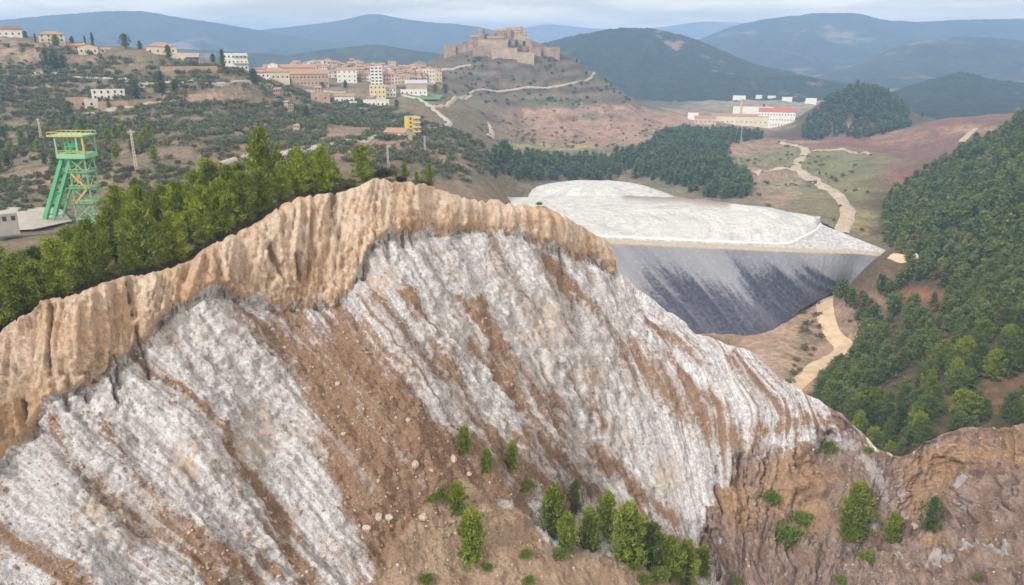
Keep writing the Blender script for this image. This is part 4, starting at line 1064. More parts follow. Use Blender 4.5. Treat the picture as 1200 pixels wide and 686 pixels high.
# ------------------------------------------------------------------ castle on its hill
M['castle'] = plain('castle_stone', (.33, .235, .17), .22, .12)
M['castle_light'] = plain('castle_stone_pale', (.43, .325, .235), .18, .12)
M['castle_roof'] = plain('castle_roof', (.33, .215, .155), .2, .3)
co = P(590, 66, 1230)
ct = empty('hilltop_castle', tuple(co), 0, 'large stone castle with church and ramparts crowning the bare hill', 'castle')
def cb(name, x0, x1, yt, yb, Y, dep, mat='castle', roof=None, wins=0, rz_=0, bat=True):
    a = P(x0, yb, Y); b = P(x1, yt, Y)
    X0, X1, Z0, Z1 = a[0] - co[0], b[0] - co[0], a[2] - co[2] - 14, P((x0 + x1) / 2, yt, Y)[2] - co[2]
    y0 = Y - co[1]
    mb = MB().box(X0, X1, y0, y0 + dep, Z0, Z1)
    if bat:
        n = max(2, int((X1 - X0) / 3.0))
        for i in range(n):
            u = X0 + (X1 - X0) * (i + .25) / n
            mb.box(u, u + (X1 - X0) / n * .5, y0 + .02, y0 + .8, Z1 + .01, Z1 + 1.1)
    o = mb.build(name, M[mat], ct)
    if roof:
        rb = MB(); getattr(rb, roof)(X0, X1, y0, y0 + dep, Z1 + .05, min(dep, X1 - X0) * .25, .5); rb.build('roof', M['castle_roof'], o)
    if wins:
        w_ = MB(); 
        for i in range(wins):
            u = X0 + (X1 - X0) * (i + .5) / wins
            w_.box(u - .7, u + .7, y0 - .1, y0 + .2, Z1 - 5.5, Z1 - 3)
        tag(w_.build('windows', M['glass'], o), kind='stuff')
cb('bastion', 520, 534, 53.5, 62, 1222, 22); cb('rampart', 534.2, 554, 52.5, 61, 1226, 10)
cb('rampart', 553.8, 577, 54.5, 64, 1212, 9); cb('bastion', 576, 606, 57, 66, 1206, 16, 'castle_light')
cb('rampart', 606, 626, 62, 69, 1200, 8, 'castle_light'); cb('rampart', 620, 634, 55.5, 63, 1222, 10); cb('bastion', 634.2, 656, 56, 63.5, 1228, 18)
cb('terrace_wall', 548, 572, 46.5, 55, 1240, 8, 'castle'); cb('terrace_wall', 560, 596, 47.5, 56, 1232, 8, 'castle_light'); cb('terrace_wall', 592, 624, 47.5, 57, 1236, 10)
cb('palace_wing', 552, 562, 43.5, 48, 1258, 12, 'castle', 'gable', 3, bat=False); cb('palace_wing', 567, 581, 40, 47, 1262, 12, 'castle', None, 4)
cb('palace_wing', 580, 593, 36.5, 48, 1262, 14, 'castle', 'gable', 4, bat=False); cb('church_nave', 592, 612, 35.5, 48, 1266, 18, 'castle_light', 'gable', 5, bat=False)
cb('church_apse', 611, 618, 38, 48, 1264, 12, 'castle_light', 'hip', 2, bat=False); cb('gatehouse', 616, 625, 46.5, 52, 1244, 9, 'castle_light', 'hip', 2, bat=False)
cb('keep', 593.5, 598.5, 33.5, 48, 1260, 8, 'castle', None, 1)
cb('palace_wing', 571, 590, 44.5, 50, 1250, 9, 'castle', 'gable', 5, bat=False)
a = P(564.5, 47, 1256) - co; zt = P(564.5, 34.5, 1256)[2] - co[2]
MB().cyl((a[0], a[1], a[2] - 8), 5.6, zt - a[2] + 8, 16, 5.1).build('round_tower', M['castle'], ct)
a = P(609.5, 38, 1272) - co; zt = P(609.5, 32.5, 1272)[2] - co[2]
lt = MB().cyl((a[0], a[1], a[2] - 8), 4.6, zt - a[2] + 8, 8).build('lantern_tower', M['castle_light'], ct)
MB().cyl((a[0], a[1], zt + .02), 5.0, 2.0, 8, .4).build('roof', M['castle_roof'], lt)

# ------------------------------------------------------------------ mine headframe
def steel(name, c):
    t = NT(name, .5, .4); o = t.obj(); n = t.noise(o, .8, 5, .65)
    return t.done(t.mix(t.math('MULTIPLY', t.step(n, .5, .72), .5), c, (c[0] * .5 + .06, c[1] * .5, c[2] * .4)))
M['green'] = steel('green_steel', (.10, .40, .19)); M['pale_green'] = steel('pale_green_steel', (.24, .50, .30)); M['yellow'] = steel('yellow_rail', (.52, .38, .10))
hp = hit(108, 262, y0=200); hp = P(108, 262, 290); gz = ground(np.array([hp[0]]), np.array([290.]))[0]
HZ = -hp[2]
hf = empty('mine_headframe', (hp[0], hp[1], hp[2]), R(-2), 'green steel mine headframe with yellow railings standing above the pines', 'headframe')
def beam(name, p, q, r, mat, parent=hf): return MB().beam(p, q, r).build(name, M[mat], parent)
lv = [-4, 2.5, 8.3, 14, 20, 25.4]
def hw(z): return 3.55 - .55 * (z / 25)
cn = lambda i, z: ((-1, 1, 1, -1)[i] * hw(z), (-1, -1, 1, 1)[i] * hw(z), z)
for i in range(4): beam('column', cn(i, lv[0]), cn(i, lv[-1]), .26, 'pale_green')
for li, z in enumerate(lv[1:]):
    for i in range(4): beam('girder', cn(i, z), cn((i + 1) % 4, z), .2, 'pale_green')
for z0, z1 in zip(lv[:-1], lv[1:]):
    for i in range(4):
        j = (i + 1) % 4
        beam('brace', cn(i, z0), cn(j, z1), .13, 'pale_green')
        if i % 2 == 0: beam('brace', cn(j, z0), cn(i, z1), .13, 'pale_green')
for z in lv[2:5]:
    h_ = hw(z)
    MB().box(-h_ - .7, h_ + .7, -h_ - 1.0, h_ + .4, z + .25, z + .45).build('platform', M['green'], hf)
    rl = MB()
    for (x, y) in [(-h_ - .6, -h_ - .9), (0, -h_ - .9), (h_ + .6, -h_ - .9), (h_ + .6, 0), (h_ + .6, h_ + .3)]: rl.beam((x, y, z + .45), (x, y, z + 1.6), .07)
    rl.beam((-h_ - .6, -h_ - .9, z + 1.6), (h_ + .6, -h_ - .9, z + 1.6), .09).beam((h_ + .6, -h_ - .9, z + 1.6), (h_ + .6, h_ + .3, z + 1.6), .09)
    rl.build('railing', M['yellow'], hf)
for (p, q) in [((-2.6, -3.6, 8.7), (2.6, -3.9, 14.0)), ((2.4, -3.6, 14.4), (-2.4, -3.8, 20))]: beam('stairway', p, q, .35, 'yellow')
for y in (-2.6, 3.2):
    MB().beam((-5.6, y, 25.6), (-20.5, y, -6), .62, .8).build('inclined_leg', M['green'], hf)
    beam('inclined_stay', (-2.8, y, 24.6), (-17.0, y, -6), .32, 'green')
    for k in range(1, 7):
        f = k / 7
        beam('leg_brace', (-5.6 - 14.9 * f, y, 25.6 - 31.6 * f), (-2.8 - 14.2 * (f - .07), y, 24.6 - 30.6 * (f - .07)), .16, 'green')
for f in (.2, .45, .7): beam('cross_tie', (-5.6 - 14.9 * f, -2.6, 25.6 - 31.6 * f), (-5.6 - 14.9 * f, 3.2, 25.6 - 31.6 * f), .25, 'green')
MB().box(-6.8, 4.2, -4.2, 4.4, 25.6, 27.3).build('sheave_deck', M['pale_green'], hf)
rl = MB()
for x in np.linspace(-6.7, 4.1, 7): rl.beam((x, -4.15, 27.3), (x, -4.15, 28.5), .08)
rl.beam((-6.7, -4.15, 28.5), (4.1, -4.15, 28.5), .1).beam((-6.7, -4.15, 27.9), (4.1, -4.15, 27.9), .08).build('railing', M['yellow'], hf)
for (x, y) in [(-6.4, -3.9), (1.6, -3.9), (4.0, 4.0), (-6.4, 4.0)]: beam('post', (x, y, 27.3), (x, y, 33.6), .25, 'pale_green')
beam('post', (4.0, -3.9, 27.3), (4.0, -3.9, 33.6), .3, 'yellow')
MB().box(-9.0, 4.8, -4.6, 4.8, 33.6, 34.2).build('canopy', M['pale_green'], hf)
rl = MB()
for x in np.linspace(-8.8, 4.6, 8): rl.beam((x, -4.5, 34.2), (x, -4.5, 35.2), .08).beam((x, 4.6, 34.2), (x, 4.6, 35.2), .08)
rl.beam((-8.9, -4.5, 35.2), (4.7, -4.5, 35.2), .12).beam((-8.9, 4.6, 35.2), (4.7, 4.6, 35.2), .12).beam((-8.9, -4.5, 35.2), (-8.9, 4.6, 35.2), .12).build('railing', M['yellow'], hf)
MB().box(-8.9, 4.7, -4.72, -4.62, 33.6, 34.1).build('edge_band', M['yellow'], hf)
MB().add([(-4.5, -2, 27.4), (1.0, -2, 30.2), (.2, -2, 31.9), (-5.0, -2, 29.6), (-4.5, 2.2, 27.4), (1.0, 2.2, 30.2), (.2, 2.2, 31.9), (-5.0, 2.2, 29.6)],
         [(0, 1, 2, 3), (7, 6, 5, 4), (0, 4, 5, 1), (1, 5, 6, 2), (2, 6, 7, 3), (3, 7, 4, 0)]).build('sheave_guard', M['green'], hf)
wh = MB()
for i in range(18):
    a0, a1 = 2 * math.pi * i / 18, 2 * math.pi * (i + 1) / 18
    wh.beam((-1.6 + 2.2 * math.cos(a0), -2.6, 29.9 + 2.2 * math.sin(a0)), (-1.6 + 2.2 * math.cos(a1), -2.6, 29.9 + 2.2 * math.sin(a1)), .16)
for i in range(6): wh.beam((-1.6, -2.6, 29.9), (-1.6 + 2.2 * math.cos(i * 1.047), -2.6, 29.9 + 2.2 * math.sin(i * 1.047)), .09)
wh.build('sheave_wheel', M['green'], hf)
# concrete wall and hut by the yard
Bd('mine_hut', 6, 262, 26, 10, 8, 'grey', 'flat', 'flat', 'grey flat concrete hut at the left edge below the headframe', nx=3, nz=1, Yfix=250)
# poles
def lattice_pole(px, py, hpx, label, mat='w_pale'):
    p = hit(px, py); s_ = math.hypot(p[1], p[2]) / F; H = hpx * s_
    t_ = empty('lattice_pole', tuple(p), .4, label, 'pylon')
    for i, j in ((-1, -1), (1, -1), (1, 1), (-1, 1)): MB().beam((i * .5, j * .5, -1), (i * .25, j * .25, H), .10).build('leg', M[mat], t_)
    b_ = MB()
    for k in range(12):
        z0, z1 = H * k / 12, H * (k + 1) / 12; w0 = .5 - .25 * k / 12
        b_.beam((-w0, -w0, z0), (w0, -w0, z1), .05).beam((w0, w0, z0), (-w0, w0, z1), .05).beam((w0, -w0, z0), (w0, w0, z1), .05)
    tag(b_.build('lacing', M[mat], t_), kind='stuff')
    MB().box(-1.6, 1.6, -.12, .12, H - .9, H - .65).build('crossarm', M[mat], t_)
lattice_pole(160, 200, 46, 'pale lattice pole on the slope right of the headframe')
lattice_pole(48, 160, 20, 'small pale pole among the trees left of the headframe')
lattice_pole(455, 193, 22, 'thin pole on the slope above the cliff crest', 'w_grey')
lattice_pole(498, 176, 16, 'thin pole below the bright yellow block', 'w_grey')
lattice_pole(868, 168, 20, 'thin pylon in front of the valley works', 'w_grey')
# ------------------------------------------------------------------ vegetation templates (unit height)
def blades(cent, dirs, n, ln, wd, r, tone, sp=.55):
    """n thin leaf triangles around every clump centre"""
    k = len(cent)
    c = np.repeat(cent, n, 0); d = np.repeat(dirs, n, 0); tn = np.repeat(tone, n)
    off = r.normal(size=(k * n, 3)) * ln * sp
    dd = d + r.normal(size=(k * n, 3)) * .55; dd /= np.linalg.norm(dd, axis=1)[:, None]
    sd_ = np.cross(dd, r.normal(size=(k * n, 3))); sd_ /= np.linalg.norm(sd_, axis=1)[:, None] + 1e-9
    s_ = r.uniform(.7, 1.3, (k * n, 1))
    b0 = c + off - dd * ln * .4 * s_
    v = np.stack([b0 - sd_ * wd * s_, b0 + sd_ * wd * s_, b0 + dd * ln * s_], 1).reshape(-1, 3)
    f = np.arange(len(v)).reshape(-1, 3)
    return v, f, np.clip(np.repeat(tn, 3) + np.repeat(r.normal(size=k * n) * .10, 3), 0, 1)

def pine_crown(seed, nb, per, n, ln, wd, R_=.27, low=.14, prof=None):
    r = np.random.default_rng(seed)
    cs, ds, ts = [], [], []
    lobes = r.uniform(.55, 1.3, 9)
    for i in range(nb):
        hh = low + (1 - low) * (i + r.uniform(0, 1)) / nb
        u = (hh - low) / (1 - low)
        rad = R_ * (1.34 * (u + .10) ** .42 * (1 - u) ** .56 + .02)
        az = i * 2.39996 + r.uniform(-.4, .4)
        L_ = rad * r.uniform(.62, 1.12) * lobes[int((az % 6.283) / 6.283 * 9) % 9]
        o = np.array([math.cos(az), math.sin(az), 0]); tone = r.uniform(0, 1)
        for q in np.linspace(.35, 1, per):
            cs.append(o * L_ * q + np.array([0, 0, hh + .10 * L_ * q * (1 if u > .3 else -.5)]) + r.normal(size=3) * .012)
            dv_ = o * .75 + np.array([0, 0, .65 + .6 * u]); ds.append(dv_ / np.linalg.norm(dv_)); ts.append(np.clip(tone * .8 + .2 * r.uniform(), 0, 1))
    cs.append(np.array([0, 0, .975])); ds.append(np.array([0, 0, 1.])); ts.append(.6)
    return blades(np.array(cs), np.array(ds), n, ln, wd, r, np.array(ts), .42)

def trunk_mesh(seed, H=1.0, limbs=7, r0=.016):
    r = random.Random(seed); mb = MB(); prev = (0, 0, -.06); n = 4
    for i in range(1, n + 1):
        q = (r.uniform(-.012, .012), r.uniform(-.012, .012), .9 * i / n)
        mb.beam(prev, q, r0 * (1 - .21 * (i - 1)), r0 * (1 - .21 * i)); prev = q
    for i in range(limbs):
        z = .18 + .6 * i / limbs; a = i * 2.4
        L_ = .17 * (1 - z * .6)
        mb.beam((0, 0, z), (L_ * math.cos(a), L_ * math.sin(a), z + .04), .006, .002)
    return mb

def shrub(seed, k, n, ln, wd, flat=.8):
    r = np.random.default_rng(seed)
    d = r.normal(size=(k, 3)); d[:, 2] = np.abs(d[:, 2]); d /= np.linalg.norm(d, axis=1)[:, None]
    lob = 1 + .25 * np.sin(3 * np.arctan2(d[:, 1], d[:, 0]) + seed)
    c = d * (r.uniform(.25, .5, (k, 1)) ** .6 * .68) * lob[:, None] * np.array([1, 1, flat]) + np.array([0, 0, .3])
    c[:, 2] = np.maximum(c[:, 2], .06)
    return blades(c, d * .7 + np.array([0, 0, .5]), n, ln, wd, r, r.uniform(0, 1, k))

def leafmesh(name, t3, mat):
    v, f, tn = t3
    return mesh_np(name, v, f, mat, False, attrs={'tone': ('FLOAT', tn)})

def merge(tmpls, pos, scl, rot, pick, name, mats, label=None, group=None):
    """many small plants, joined into one object (stuff)"""
    V, Fc, T_, MI = [], [], [], []; base = 0
    for i in range(len(pos)):
        v, f, tn, mi = tmpls[pick[i]]
        c, s_ = math.cos(rot[i]), math.sin(rot[i])
        vv_ = v * scl[i]
        vv_ = np.stack([vv_[:, 0] * c - vv_[:, 1] * s_, vv_[:, 0] * s_ + vv_[:, 1] * c, vv_[:, 2]], -1) + pos[i]
        V.append(vv_); Fc.append(f + base); base += len(v)
        T_.append(np.clip(tn * .7 + rng.uniform(0, .45), 0, 1.2)); MI.append(np.full(len(f), mi))
    me = mesh_np(name, np.concatenate(V), np.concatenate(Fc), mats, False, np.concatenate(MI), {'tone': ('FLOAT', np.concatenate(T_))})
    o = link(name, me)
    return tag(o, label, None, group, 'stuff')

M['needle_mid'] = foliage('needles_mid', (.075, .11, .025), (.22, .26, .06))
near_c = [pine_crown(100 + i, 48, 2, 34, .070, .0085, R_=[.30, .26, .33, .25, .29][i]) for i in range(5)]
mid_c = [pine_crown(200 + i, 42, 2, 15, .085, .020, R_=[.27, .24, .30, .32][i]) for i in range(4)]
far_c = [pine_crown(300 + i, 22, 2, 6, .15, .05, R_=[.28, .33, .25][i], low=.05) for i in range(3)]
tiny_c = [pine_crown(400 + i, 10, 1, 5, .26, .11, R_=[.30, .36][i], low=.05) for i in range(2)]
near_l = [leafmesh('crown', c, M['needle_light']) for c in near_c]
near_d = [leafmesh('crown', c, M['needle_dark']) for c in near_c]
mid_d = [leafmesh('crown', c, M['needle_dark']) for c in mid_c]
mid_l = [leafmesh('crown', c, M['needle_light']) for c in mid_c]
trunks = [trunk_mesh(i).mesh('trunk', M['bark']) for i in range(3)]

def pine(p, H, crown, label, group, wide=1.0, name='pine_tree', cat='pine', rz=None, trunk=None):
    t_ = empty(name, tuple(p), random.uniform(0, 6.28) if rz is None else rz, label, cat, group)
    t_.scale = (H * wide, H * wide, H)
    link('trunk', trunk or random.choice(trunks), t_); link('crown', crown, t_)
    return t_

# ---- pines on the clifftop
SIL = [(-80, 268), (0, 274), (30, 264), (60, 274), (95, 260), (122, 250), (135, 212), (165, 206), (182, 220), (200, 194), (245, 184), (275, 186), (290, 192), (298, 172), (312, 158), (324, 168), (340, 180), (362, 171), (378, 186), (392, 192), (415, 202)]
SX, SY = zip(*SIL)
front = [(-12, 394, 300), (28, 378, 300), (70, 352, 282), (104, 342, 276), (150, 332, 286), (172, 322, 240), (206, 314, 252), (243, 302, 222), (264, 286, 214), (288, 272, 205), (310, 262, 200), (332, 243, 196), (352, 234, 184), (380, 229, 176)]
lab_front = ['bushy light green pine cut by the left edge of the picture on the clifftop', 'large bright green pine right at the cliff edge near the left border', 'bright green pine next to the large one near the left border', 'dense green pine on the cliff edge below the headframe',
             'small young pine in front of taller ones at the edge of the tan cliff', 'broad pine on the cliff edge right of the small young one', 'round-topped pine on the cliff edge above the tall tan buttress', 'tall pointed pine standing out at the rim right of the round-topped pine', 'slim pine at the rim behind the tall pointed one',
             'leafy pine on the rim where the cliff bends', 'shaded pine at the rim below the tallest one', 'low pine at the rim near the right end of the grove', 'loose grey-green pine near the right end of the grove', 'right-hand last pine of the clifftop grove, next to open crest']
ridge = []
def back_of_crest(px, d):
    Yc = float(np.interp(px, CRX, CRD)); a = (px - 600) / F
    Y = Yc + d
    X = float(np.interp(px, CRX, crest_w[:, 0])) * Y / Yc
    return np.array([X, Y, float(ground(np.array([X]), np.array([Y]))[0]) - .15])
for (x, yb, yt), lb in zip(front, lab_front):
    p = back_of_crest(x, 3.2)
    s_ = math.hypot(p[1], p[2]) / F
    qx, qy = proj(p); H = max(4.0, (float(qy) - yt) * s_ * 1.03)
    pine(p, H, random.choice(near_l), lb, 'pines of the clifftop grove', random.uniform(1.0, 1.2)); ridge.append(p)
p = back_of_crest(313, 16); qx, qy = proj(p); pine(p, (float(qy) - 157) * math.hypot(p[1], p[2]) / F * 1.03, near_l[1], 'tallest pine of the clifftop grove, pointed top above the rest', 'pines of the clifftop grove', 1.05); ridge.append(p)
ANCH = ['cut by the left edge of the picture', 'beside the left border', 'next to the left-border pine', 'on the edge below the headframe', 'that is small and young', 'broad on the cliff edge', 'round-topped above the tan buttress', 'tall and pointed at the rim', 'slim behind the pointed one', 'at the bend of the cliff', 'shaded at the rim', 'low near the end of the grove', 'loose and grey-green', 'last on the right']
seen_l = {}
def inner_label(qx, d):
    i = int(np.argmin([abs(f_[0] - qx) for f_ in front])); row = min(5, int((d - 4) / 7))
    side = 'left' if qx < front[i][0] else 'right'
    l_ = f"pine {['just', 'one row', 'two rows', 'three rows', 'four rows', 'five rows'][row]} behind, {side} of pine {ANCH[i]}"
    seen_l[l_] = seen_l.get(l_, 0) + 1
    return l_
for k in range(4000):
    px = random.uniform(-80, 402); d = random.uniform(6, 42) * (1 if px > 120 else .8)
    if px > 330 and d > 26: continue
    p = back_of_crest(px, d); qx, qy = (float(q) for q in proj(p))
    if min(np.hypot(p[0] - r_[0], p[1] - r_[1]) for r_ in ridge) < 5.6: continue
    s_ = math.hypot(p[1], p[2]) / F
    H = random.uniform(6.5, 12.5); lim = float(np.interp(qx, SX, SY)) + random.uniform(0, 16)
    H = min(H, (qy - lim) * s_)
    if H < 4.2: continue
    pine(p, H, random.choice(near_l if random.random() < .8 else near_d), inner_label(qx, d), 'pines inside the clifftop grove', random.uniform(1.0, 1.3)); ridge.append(p)
for (x, d, top, H, lb) in [(425, 4, 172, None, 'round pine standing alone on the crest right of the grove'), (503, 6, 195, None, 'small solitary pine on the crest near the middle of the cliff'), (474, 7, 193, None, 'small pale bushy pine just left of the solitary small one'), (488, 4, 202, None, 'knee-high seedling pine between the two small crest pines')]:
    p = back_of_crest(x, d); qx, qy = proj(p); pine(p, max(1.5, (float(qy) - top) * math.hypot(p[1], p[2]) / F), near_l[3 if x != 425 else 2], lb, 'lone pines on the crest', 1.15)

# ---- young pines and bushes on the salt face
near_s = [leafmesh('crown', pine_crown(500 + i, 60, 3, 26, .075, .013, R_=[.30, .27, .33][i], low=.03), M['needle_light']) for i in range(3)]
FACE = [(544, 528, 499, 'small pine highest on the brown slope'), (569, 551, 525, 'bright round young pine just below the highest one'), (600, 549, 519, 'young pine right of the bright round one'), (537, 598, 564, 'leaning bushy pine on the hummock left of the pair above'),
        (553, 655, 602, 'dark full pine at the left of the lower spur'), (647, 627, 575, 'broad dark pine leading the row on the spur'), (674, 602, 564, 'grey-green slim pine behind the broad dark one'), (664, 642, 603, 'light slim pine in front of the grey-green one'),
        (691, 646, 602, 'light pointed pine third along the spur row'), (711, 628, 580, 'dark slim pine behind the middle of the spur row'), (735, 658, 597, 'tallest dense pine in the middle of the spur row'), (762, 664, 617, 'pine just right of the tallest on the spur'),
        (785, 676, 634, 'light green pine towards the lower end of the spur row'), (803, 684, 640, 'wide light pine near the end of the spur row'), (822, 674, 643, 'last pine of the spur row beside the gully'), (776, 650, 628, 'short pine tucked behind the spur row'),
        (996, 632, 588, 'front of the two joined pines below the notch'), (1000, 622, 569, 'taller back pine of the joined pair below the notch'), (1046, 633, 602, 'small dark pine right of the joined pair'), (1088, 624, 585, 'bluish pine farthest right on the bench'),
        (745, 652, 615, 'shaded pine between the tallest and its neighbour')]
dark = {553, 647, 711, 735, 1000, 1046}
for x, b, tp, lb in FACE:
    p, n_ = salt_pt(x, b); s_ = math.hypot(p[1], p[2]) / F
    el = math.atan2(-p[2], p[1])
    pine(p - np.array([0, 0, .3]), (b - tp) * s_ / math.cos(el) * .94, random.choice(near_d if x in (674, 1088) else near_s), lb, 'young pines on the salt slope', 1.0 if x not in (674, 711) else .85)
bush_m = [leafmesh('bush', shrub(600 + i, 70, 14, .13, .028), M['bright_bush']) for i in range(3)]
olive_b = [leafmesh('bush', shrub(610 + i, 60, 14, .13, .03), M['olive']) for i in range(2)]
dead_b = leafmesh('bush', shrub(620, 80, 14, .14, .018), M['dead_bush'])
def bush(p, s_, mesh, label, name='bush', group=None, wide=1.0):
    o = link(name, mesh); o.location = tuple(p); o.scale = (s_ * wide, s_ * wide, s_); o.rotation_euler = (0, 0, random.uniform(0, 6.28))
    return tag(o, label, name.replace('_', ' '), group)
for x, b, sp_, m, lb in [(922, 640, 28, 0, 'yellow-green upright bush on the orange slope'), (903, 589, 17, 1, 'small green bush on the white gully side'), (939, 616, 20, 2, 'bright bush between the gully and joined pines'), (973, 532, 24, 0, 'wide bright bush high on the right shoulder'),
                      (1017, 531, 9, 1, 'tiny bright bush by the notch in the ridge'), (1013, 662, 18, 2, 'dull green bush below the joined pines'), (519, 585, 16, 0, 'bright low bush left of the leaning pine'), (505, 588, 11, 1, 'small yellowish bush farthest left of the hummock'),
                      (617, 575, 16, 2, 'yellow-green sprig above the spur row'), (618, 655, 13, 0, 'flat green bush on the spur below the row'), (656, 655, 15, 1, 'low dark bush at the foot of the spur row'), (745, 668, 12, 2, 'tuft of green in front of the spur row'), (755, 684, 14, 0, 'yellow-green bush at the lower edge of the picture under the row'),
                      (500, 684, 14, 1, 'bright bush at the lower edge left of centre'), (620, 684, 12, 2, 'round bush at the lower edge below the spur'), (985, 684, 12, 0, 'small bush at the lower edge right of the gully'), (1142, 678, 9, 1, 'tiny yellow bush on the dark scree at lower right'), (570, 668, 10, 2, 'small bush right of the dark full pine'), (860, 684, 10, 0, 'small bush at the lower end of the gully'),
                      (770, 682, 20, 1, 'big bright bush under the wide light pine')]:
    p, n_ = salt_pt(x, b); bush(p - np.array([0, 0, .1]), sp_ * math.hypot(p[1], p[2]) / F * 1.1, bush_m[m], lb, group='bushes on the salt slope', wide=1.15)
for x, d, sp_, mesh, lb in [(452, 3.5, 17, dead_b, 'dark bare-twigged bush on the crest between the lone pines'), (472, 3, 9, dead_b, 'small dark dead bush beside the larger one'), (440, 8, 12, olive_b[0], 'grey-green bush behind the dark dead bush'), (408, 4, 12, olive_b[1], 'low olive-green bush left of the lone round pine'), (520, 6, 8, olive_b[0], 'low grey bush right of the solitary small pine'), (392, 4, 10, bush_m[0], 'fresh green bush at the end of the grove'), (631, 1.5, 6, bush_m[1], 'single dark green tuft on the bare tan rim')]:
    p = back_of_crest(x, d)
    if x == 631: p = W2[0, np.argmin(np.abs(px_ - 631))].copy()
    bush(p, sp_ * math.hypot(p[1], p[2]) / F, mesh, lb, group='bushes on the crest', wide=1.3)
# undergrowth along the rim
RT = [shrub(640 + i, 16, 8, .26, .07) + (0,) for i in range(3)]
pos = []
for k in range(420):
    px = random.uniform(-60, 600) if k % 3 else random.uniform(-60, 400); p = back_of_crest(px, random.uniform(.8, 7 if px < 400 else 16)); 
    if px > 430 and random.random() < .4: continue
    pos.append(p)
merge(RT, pos, np.random.default_rng(2).uniform(.5, 1.7, len(pos)), rng.uniform(0, 6, len(pos)), rng.integers(0, 3, len(pos)), 'undergrowth', [M['scrub']])

# ---- scatter of trees over the land
def scatter(poly, spacing, ymin, ymax, seed, keep=None, holes=()):
    r = np.random.default_rng(seed)
    xs = [q[0] for q in poly]
    aL, aR = (min(xs) - 620) / F, (max(xs) - 580) / F
    Ys = np.arange(ymin, ymax, spacing); P_ = []
    for Y in Ys:
        n = int((aR - aL) * Y * 1.1 / spacing) + 1
        X = aL * 1.1 * Y + np.arange(n) * spacing * 1.0 + r.uniform(0, spacing)
        P_.append(np.stack([X + r.uniform(-.45, .45, n) * spacing, Y + r.uniform(-.45, .45, n) * spacing], -1))
    P_ = np.concatenate(P_)
    z = ground(P_[:, 0], P_[:, 1])
    p = np.concatenate([P_, z[:, None]], 1)
    qx, qy = proj(p)
    m = inpoly(qx, qy, poly)
    for h_ in holes: m &= ~inpoly(qx, qy, h_)
    p = p[m]; qx = qx[m]; qy = qy[m]
    if keep is not None:
        k = keep(p, qx, qy, r); p = p[k]
    return p
CLEAR1 = [(1030, 358), (1045, 342), (1075, 334), (1108, 336), (1110, 350), (1085, 362), (1062, 372)]
CLEAR2 = [(1108, 482), (1135, 464), (1172, 448), (1260, 432), (1260, 474), (1200, 478), (1150, 484)]
CLEAR3 = [(1035, 208), (1050, 196), (1066, 208), (1060, 222), (1036, 222)]
F1P = [(1000, 348), (1035, 338), (1068, 322), (1056, 302), (1036, 285), (1034, 262), (1036, 240), (1050, 225), (1085, 205), (1118, 180), (1140, 160), (1165, 148), (1200, 138), (1320, 110), (1330, 500), (1200, 500), (1130, 508), (1080, 528), (1045, 545), (1010, 530), (985, 500), (958, 466), (975, 440), (1002, 415), (1010, 395), (985, 370), (980, 345)]
dens = lambda p, qx, qy, r: (fbm(p[:, 0] / 30, p[:, 1] / 30, 0, 3, 111) + .62 + r.uniform(-.2, .2, len(p)) + .6 * (p[:, 1] < 245)) > .18
f1 = scatter(F1P, 5.6, 190, 660, 1, dens, (CLEAR1, CLEAR2, CLEAR3))
STRIP = [(935, 395), (945, 350), (962, 345), (960, 375), (968, 400), (955, 420), (935, 445), (915, 455), (925, 430)]
f1s = scatter(STRIP, 6, 280, 430, 2, lambda p, qx, qy, r: r.uniform(size=len(p)) < .6)
dist = np.hypot(f1[:, 1], f1[:, 2]); order = np.argsort(dist); f1 = f1[order]
ind, rest = f1[:125], f1[125:]
hr = np.random.default_rng(9)
LM = [((1070, 348), 'red clearing'), ((1165, 465), 'red soil bank'), ((1045, 532), 'notch in the rocky ridge'), ((985, 410), 'bend of the pale dirt road'), ((1120, 500), 'crest of the orange rock'), ((1195, 420), 'right picture edge'), ((1010, 480), 'lower end of the white slope')]
def where(p, LM):
    x, y = (float(q) for q in proj(p)); k = min(range(len(LM)), key=lambda j: math.hypot(x - LM[j][0][0], y - LM[j][0][1]))
    dx, dy = x - LM[k][0][0], y - LM[k][0][1]; d = math.hypot(dx, dy)
    w1 = 'left of' if dx < -abs(dy) else 'right of' if dx > abs(dy) else 'above' if dy < 0 else 'just below'
    return f"{'close by,' if d < 28 else 'a little' if d < 60 else 'well'} {w1} the {LM[k][1]}"
def wood_label(p, lt, wd_, H): return f"{'lighter' if lt else 'dark'} {'broad' if wd_ > 1.25 else 'slim'} {'tall' if H > 8.8 else 'short'} pine " + where(p, LM)
HL = [((95, 200), 'green headframe'), ((160, 180), 'pale lattice pole'), ((48, 150), 'small pale pole'), ((128, 112), 'whitewashed farm building'), ((30, 256), 'pale concrete yard'), ((265, 192), 'lower hillside road'), ((312, 165), 'tallest clifftop pine'), ((425, 190), 'lone round crest pine'), ((503, 200), 'solitary small crest pine'), ((463, 158), 'terracotta-roofed barn'), ((225, 190), 'back row of the grove'), ((0, 200), 'left picture edge'), ((560, 195), 'valley wood')]
for i, p in enumerate(ind):
    q = hr.uniform(); H = hr.uniform(6.5, 11)
    near = p[1] < 250
    if q < .07:
        o = pine(p, H * .7, leafmesh('crown', mid_c[i % 4], M['autumn']), 'russet tree among the dark pines of the right-hand wood', 'russet trees in the right-hand wood', 1.3, 'deciduous_tree', 'tree')
    else:
        lt = hr.uniform() < .32; wd_ = hr.uniform(1.0, 1.5)
        cr = random.choice(near_l if lt else near_d) if near else (mid_l if lt else mid_d)[i % 4]
        pine(p, H, cr, wood_label(p, lt, wd_, H), 'pines of the right-hand wood', wd_)
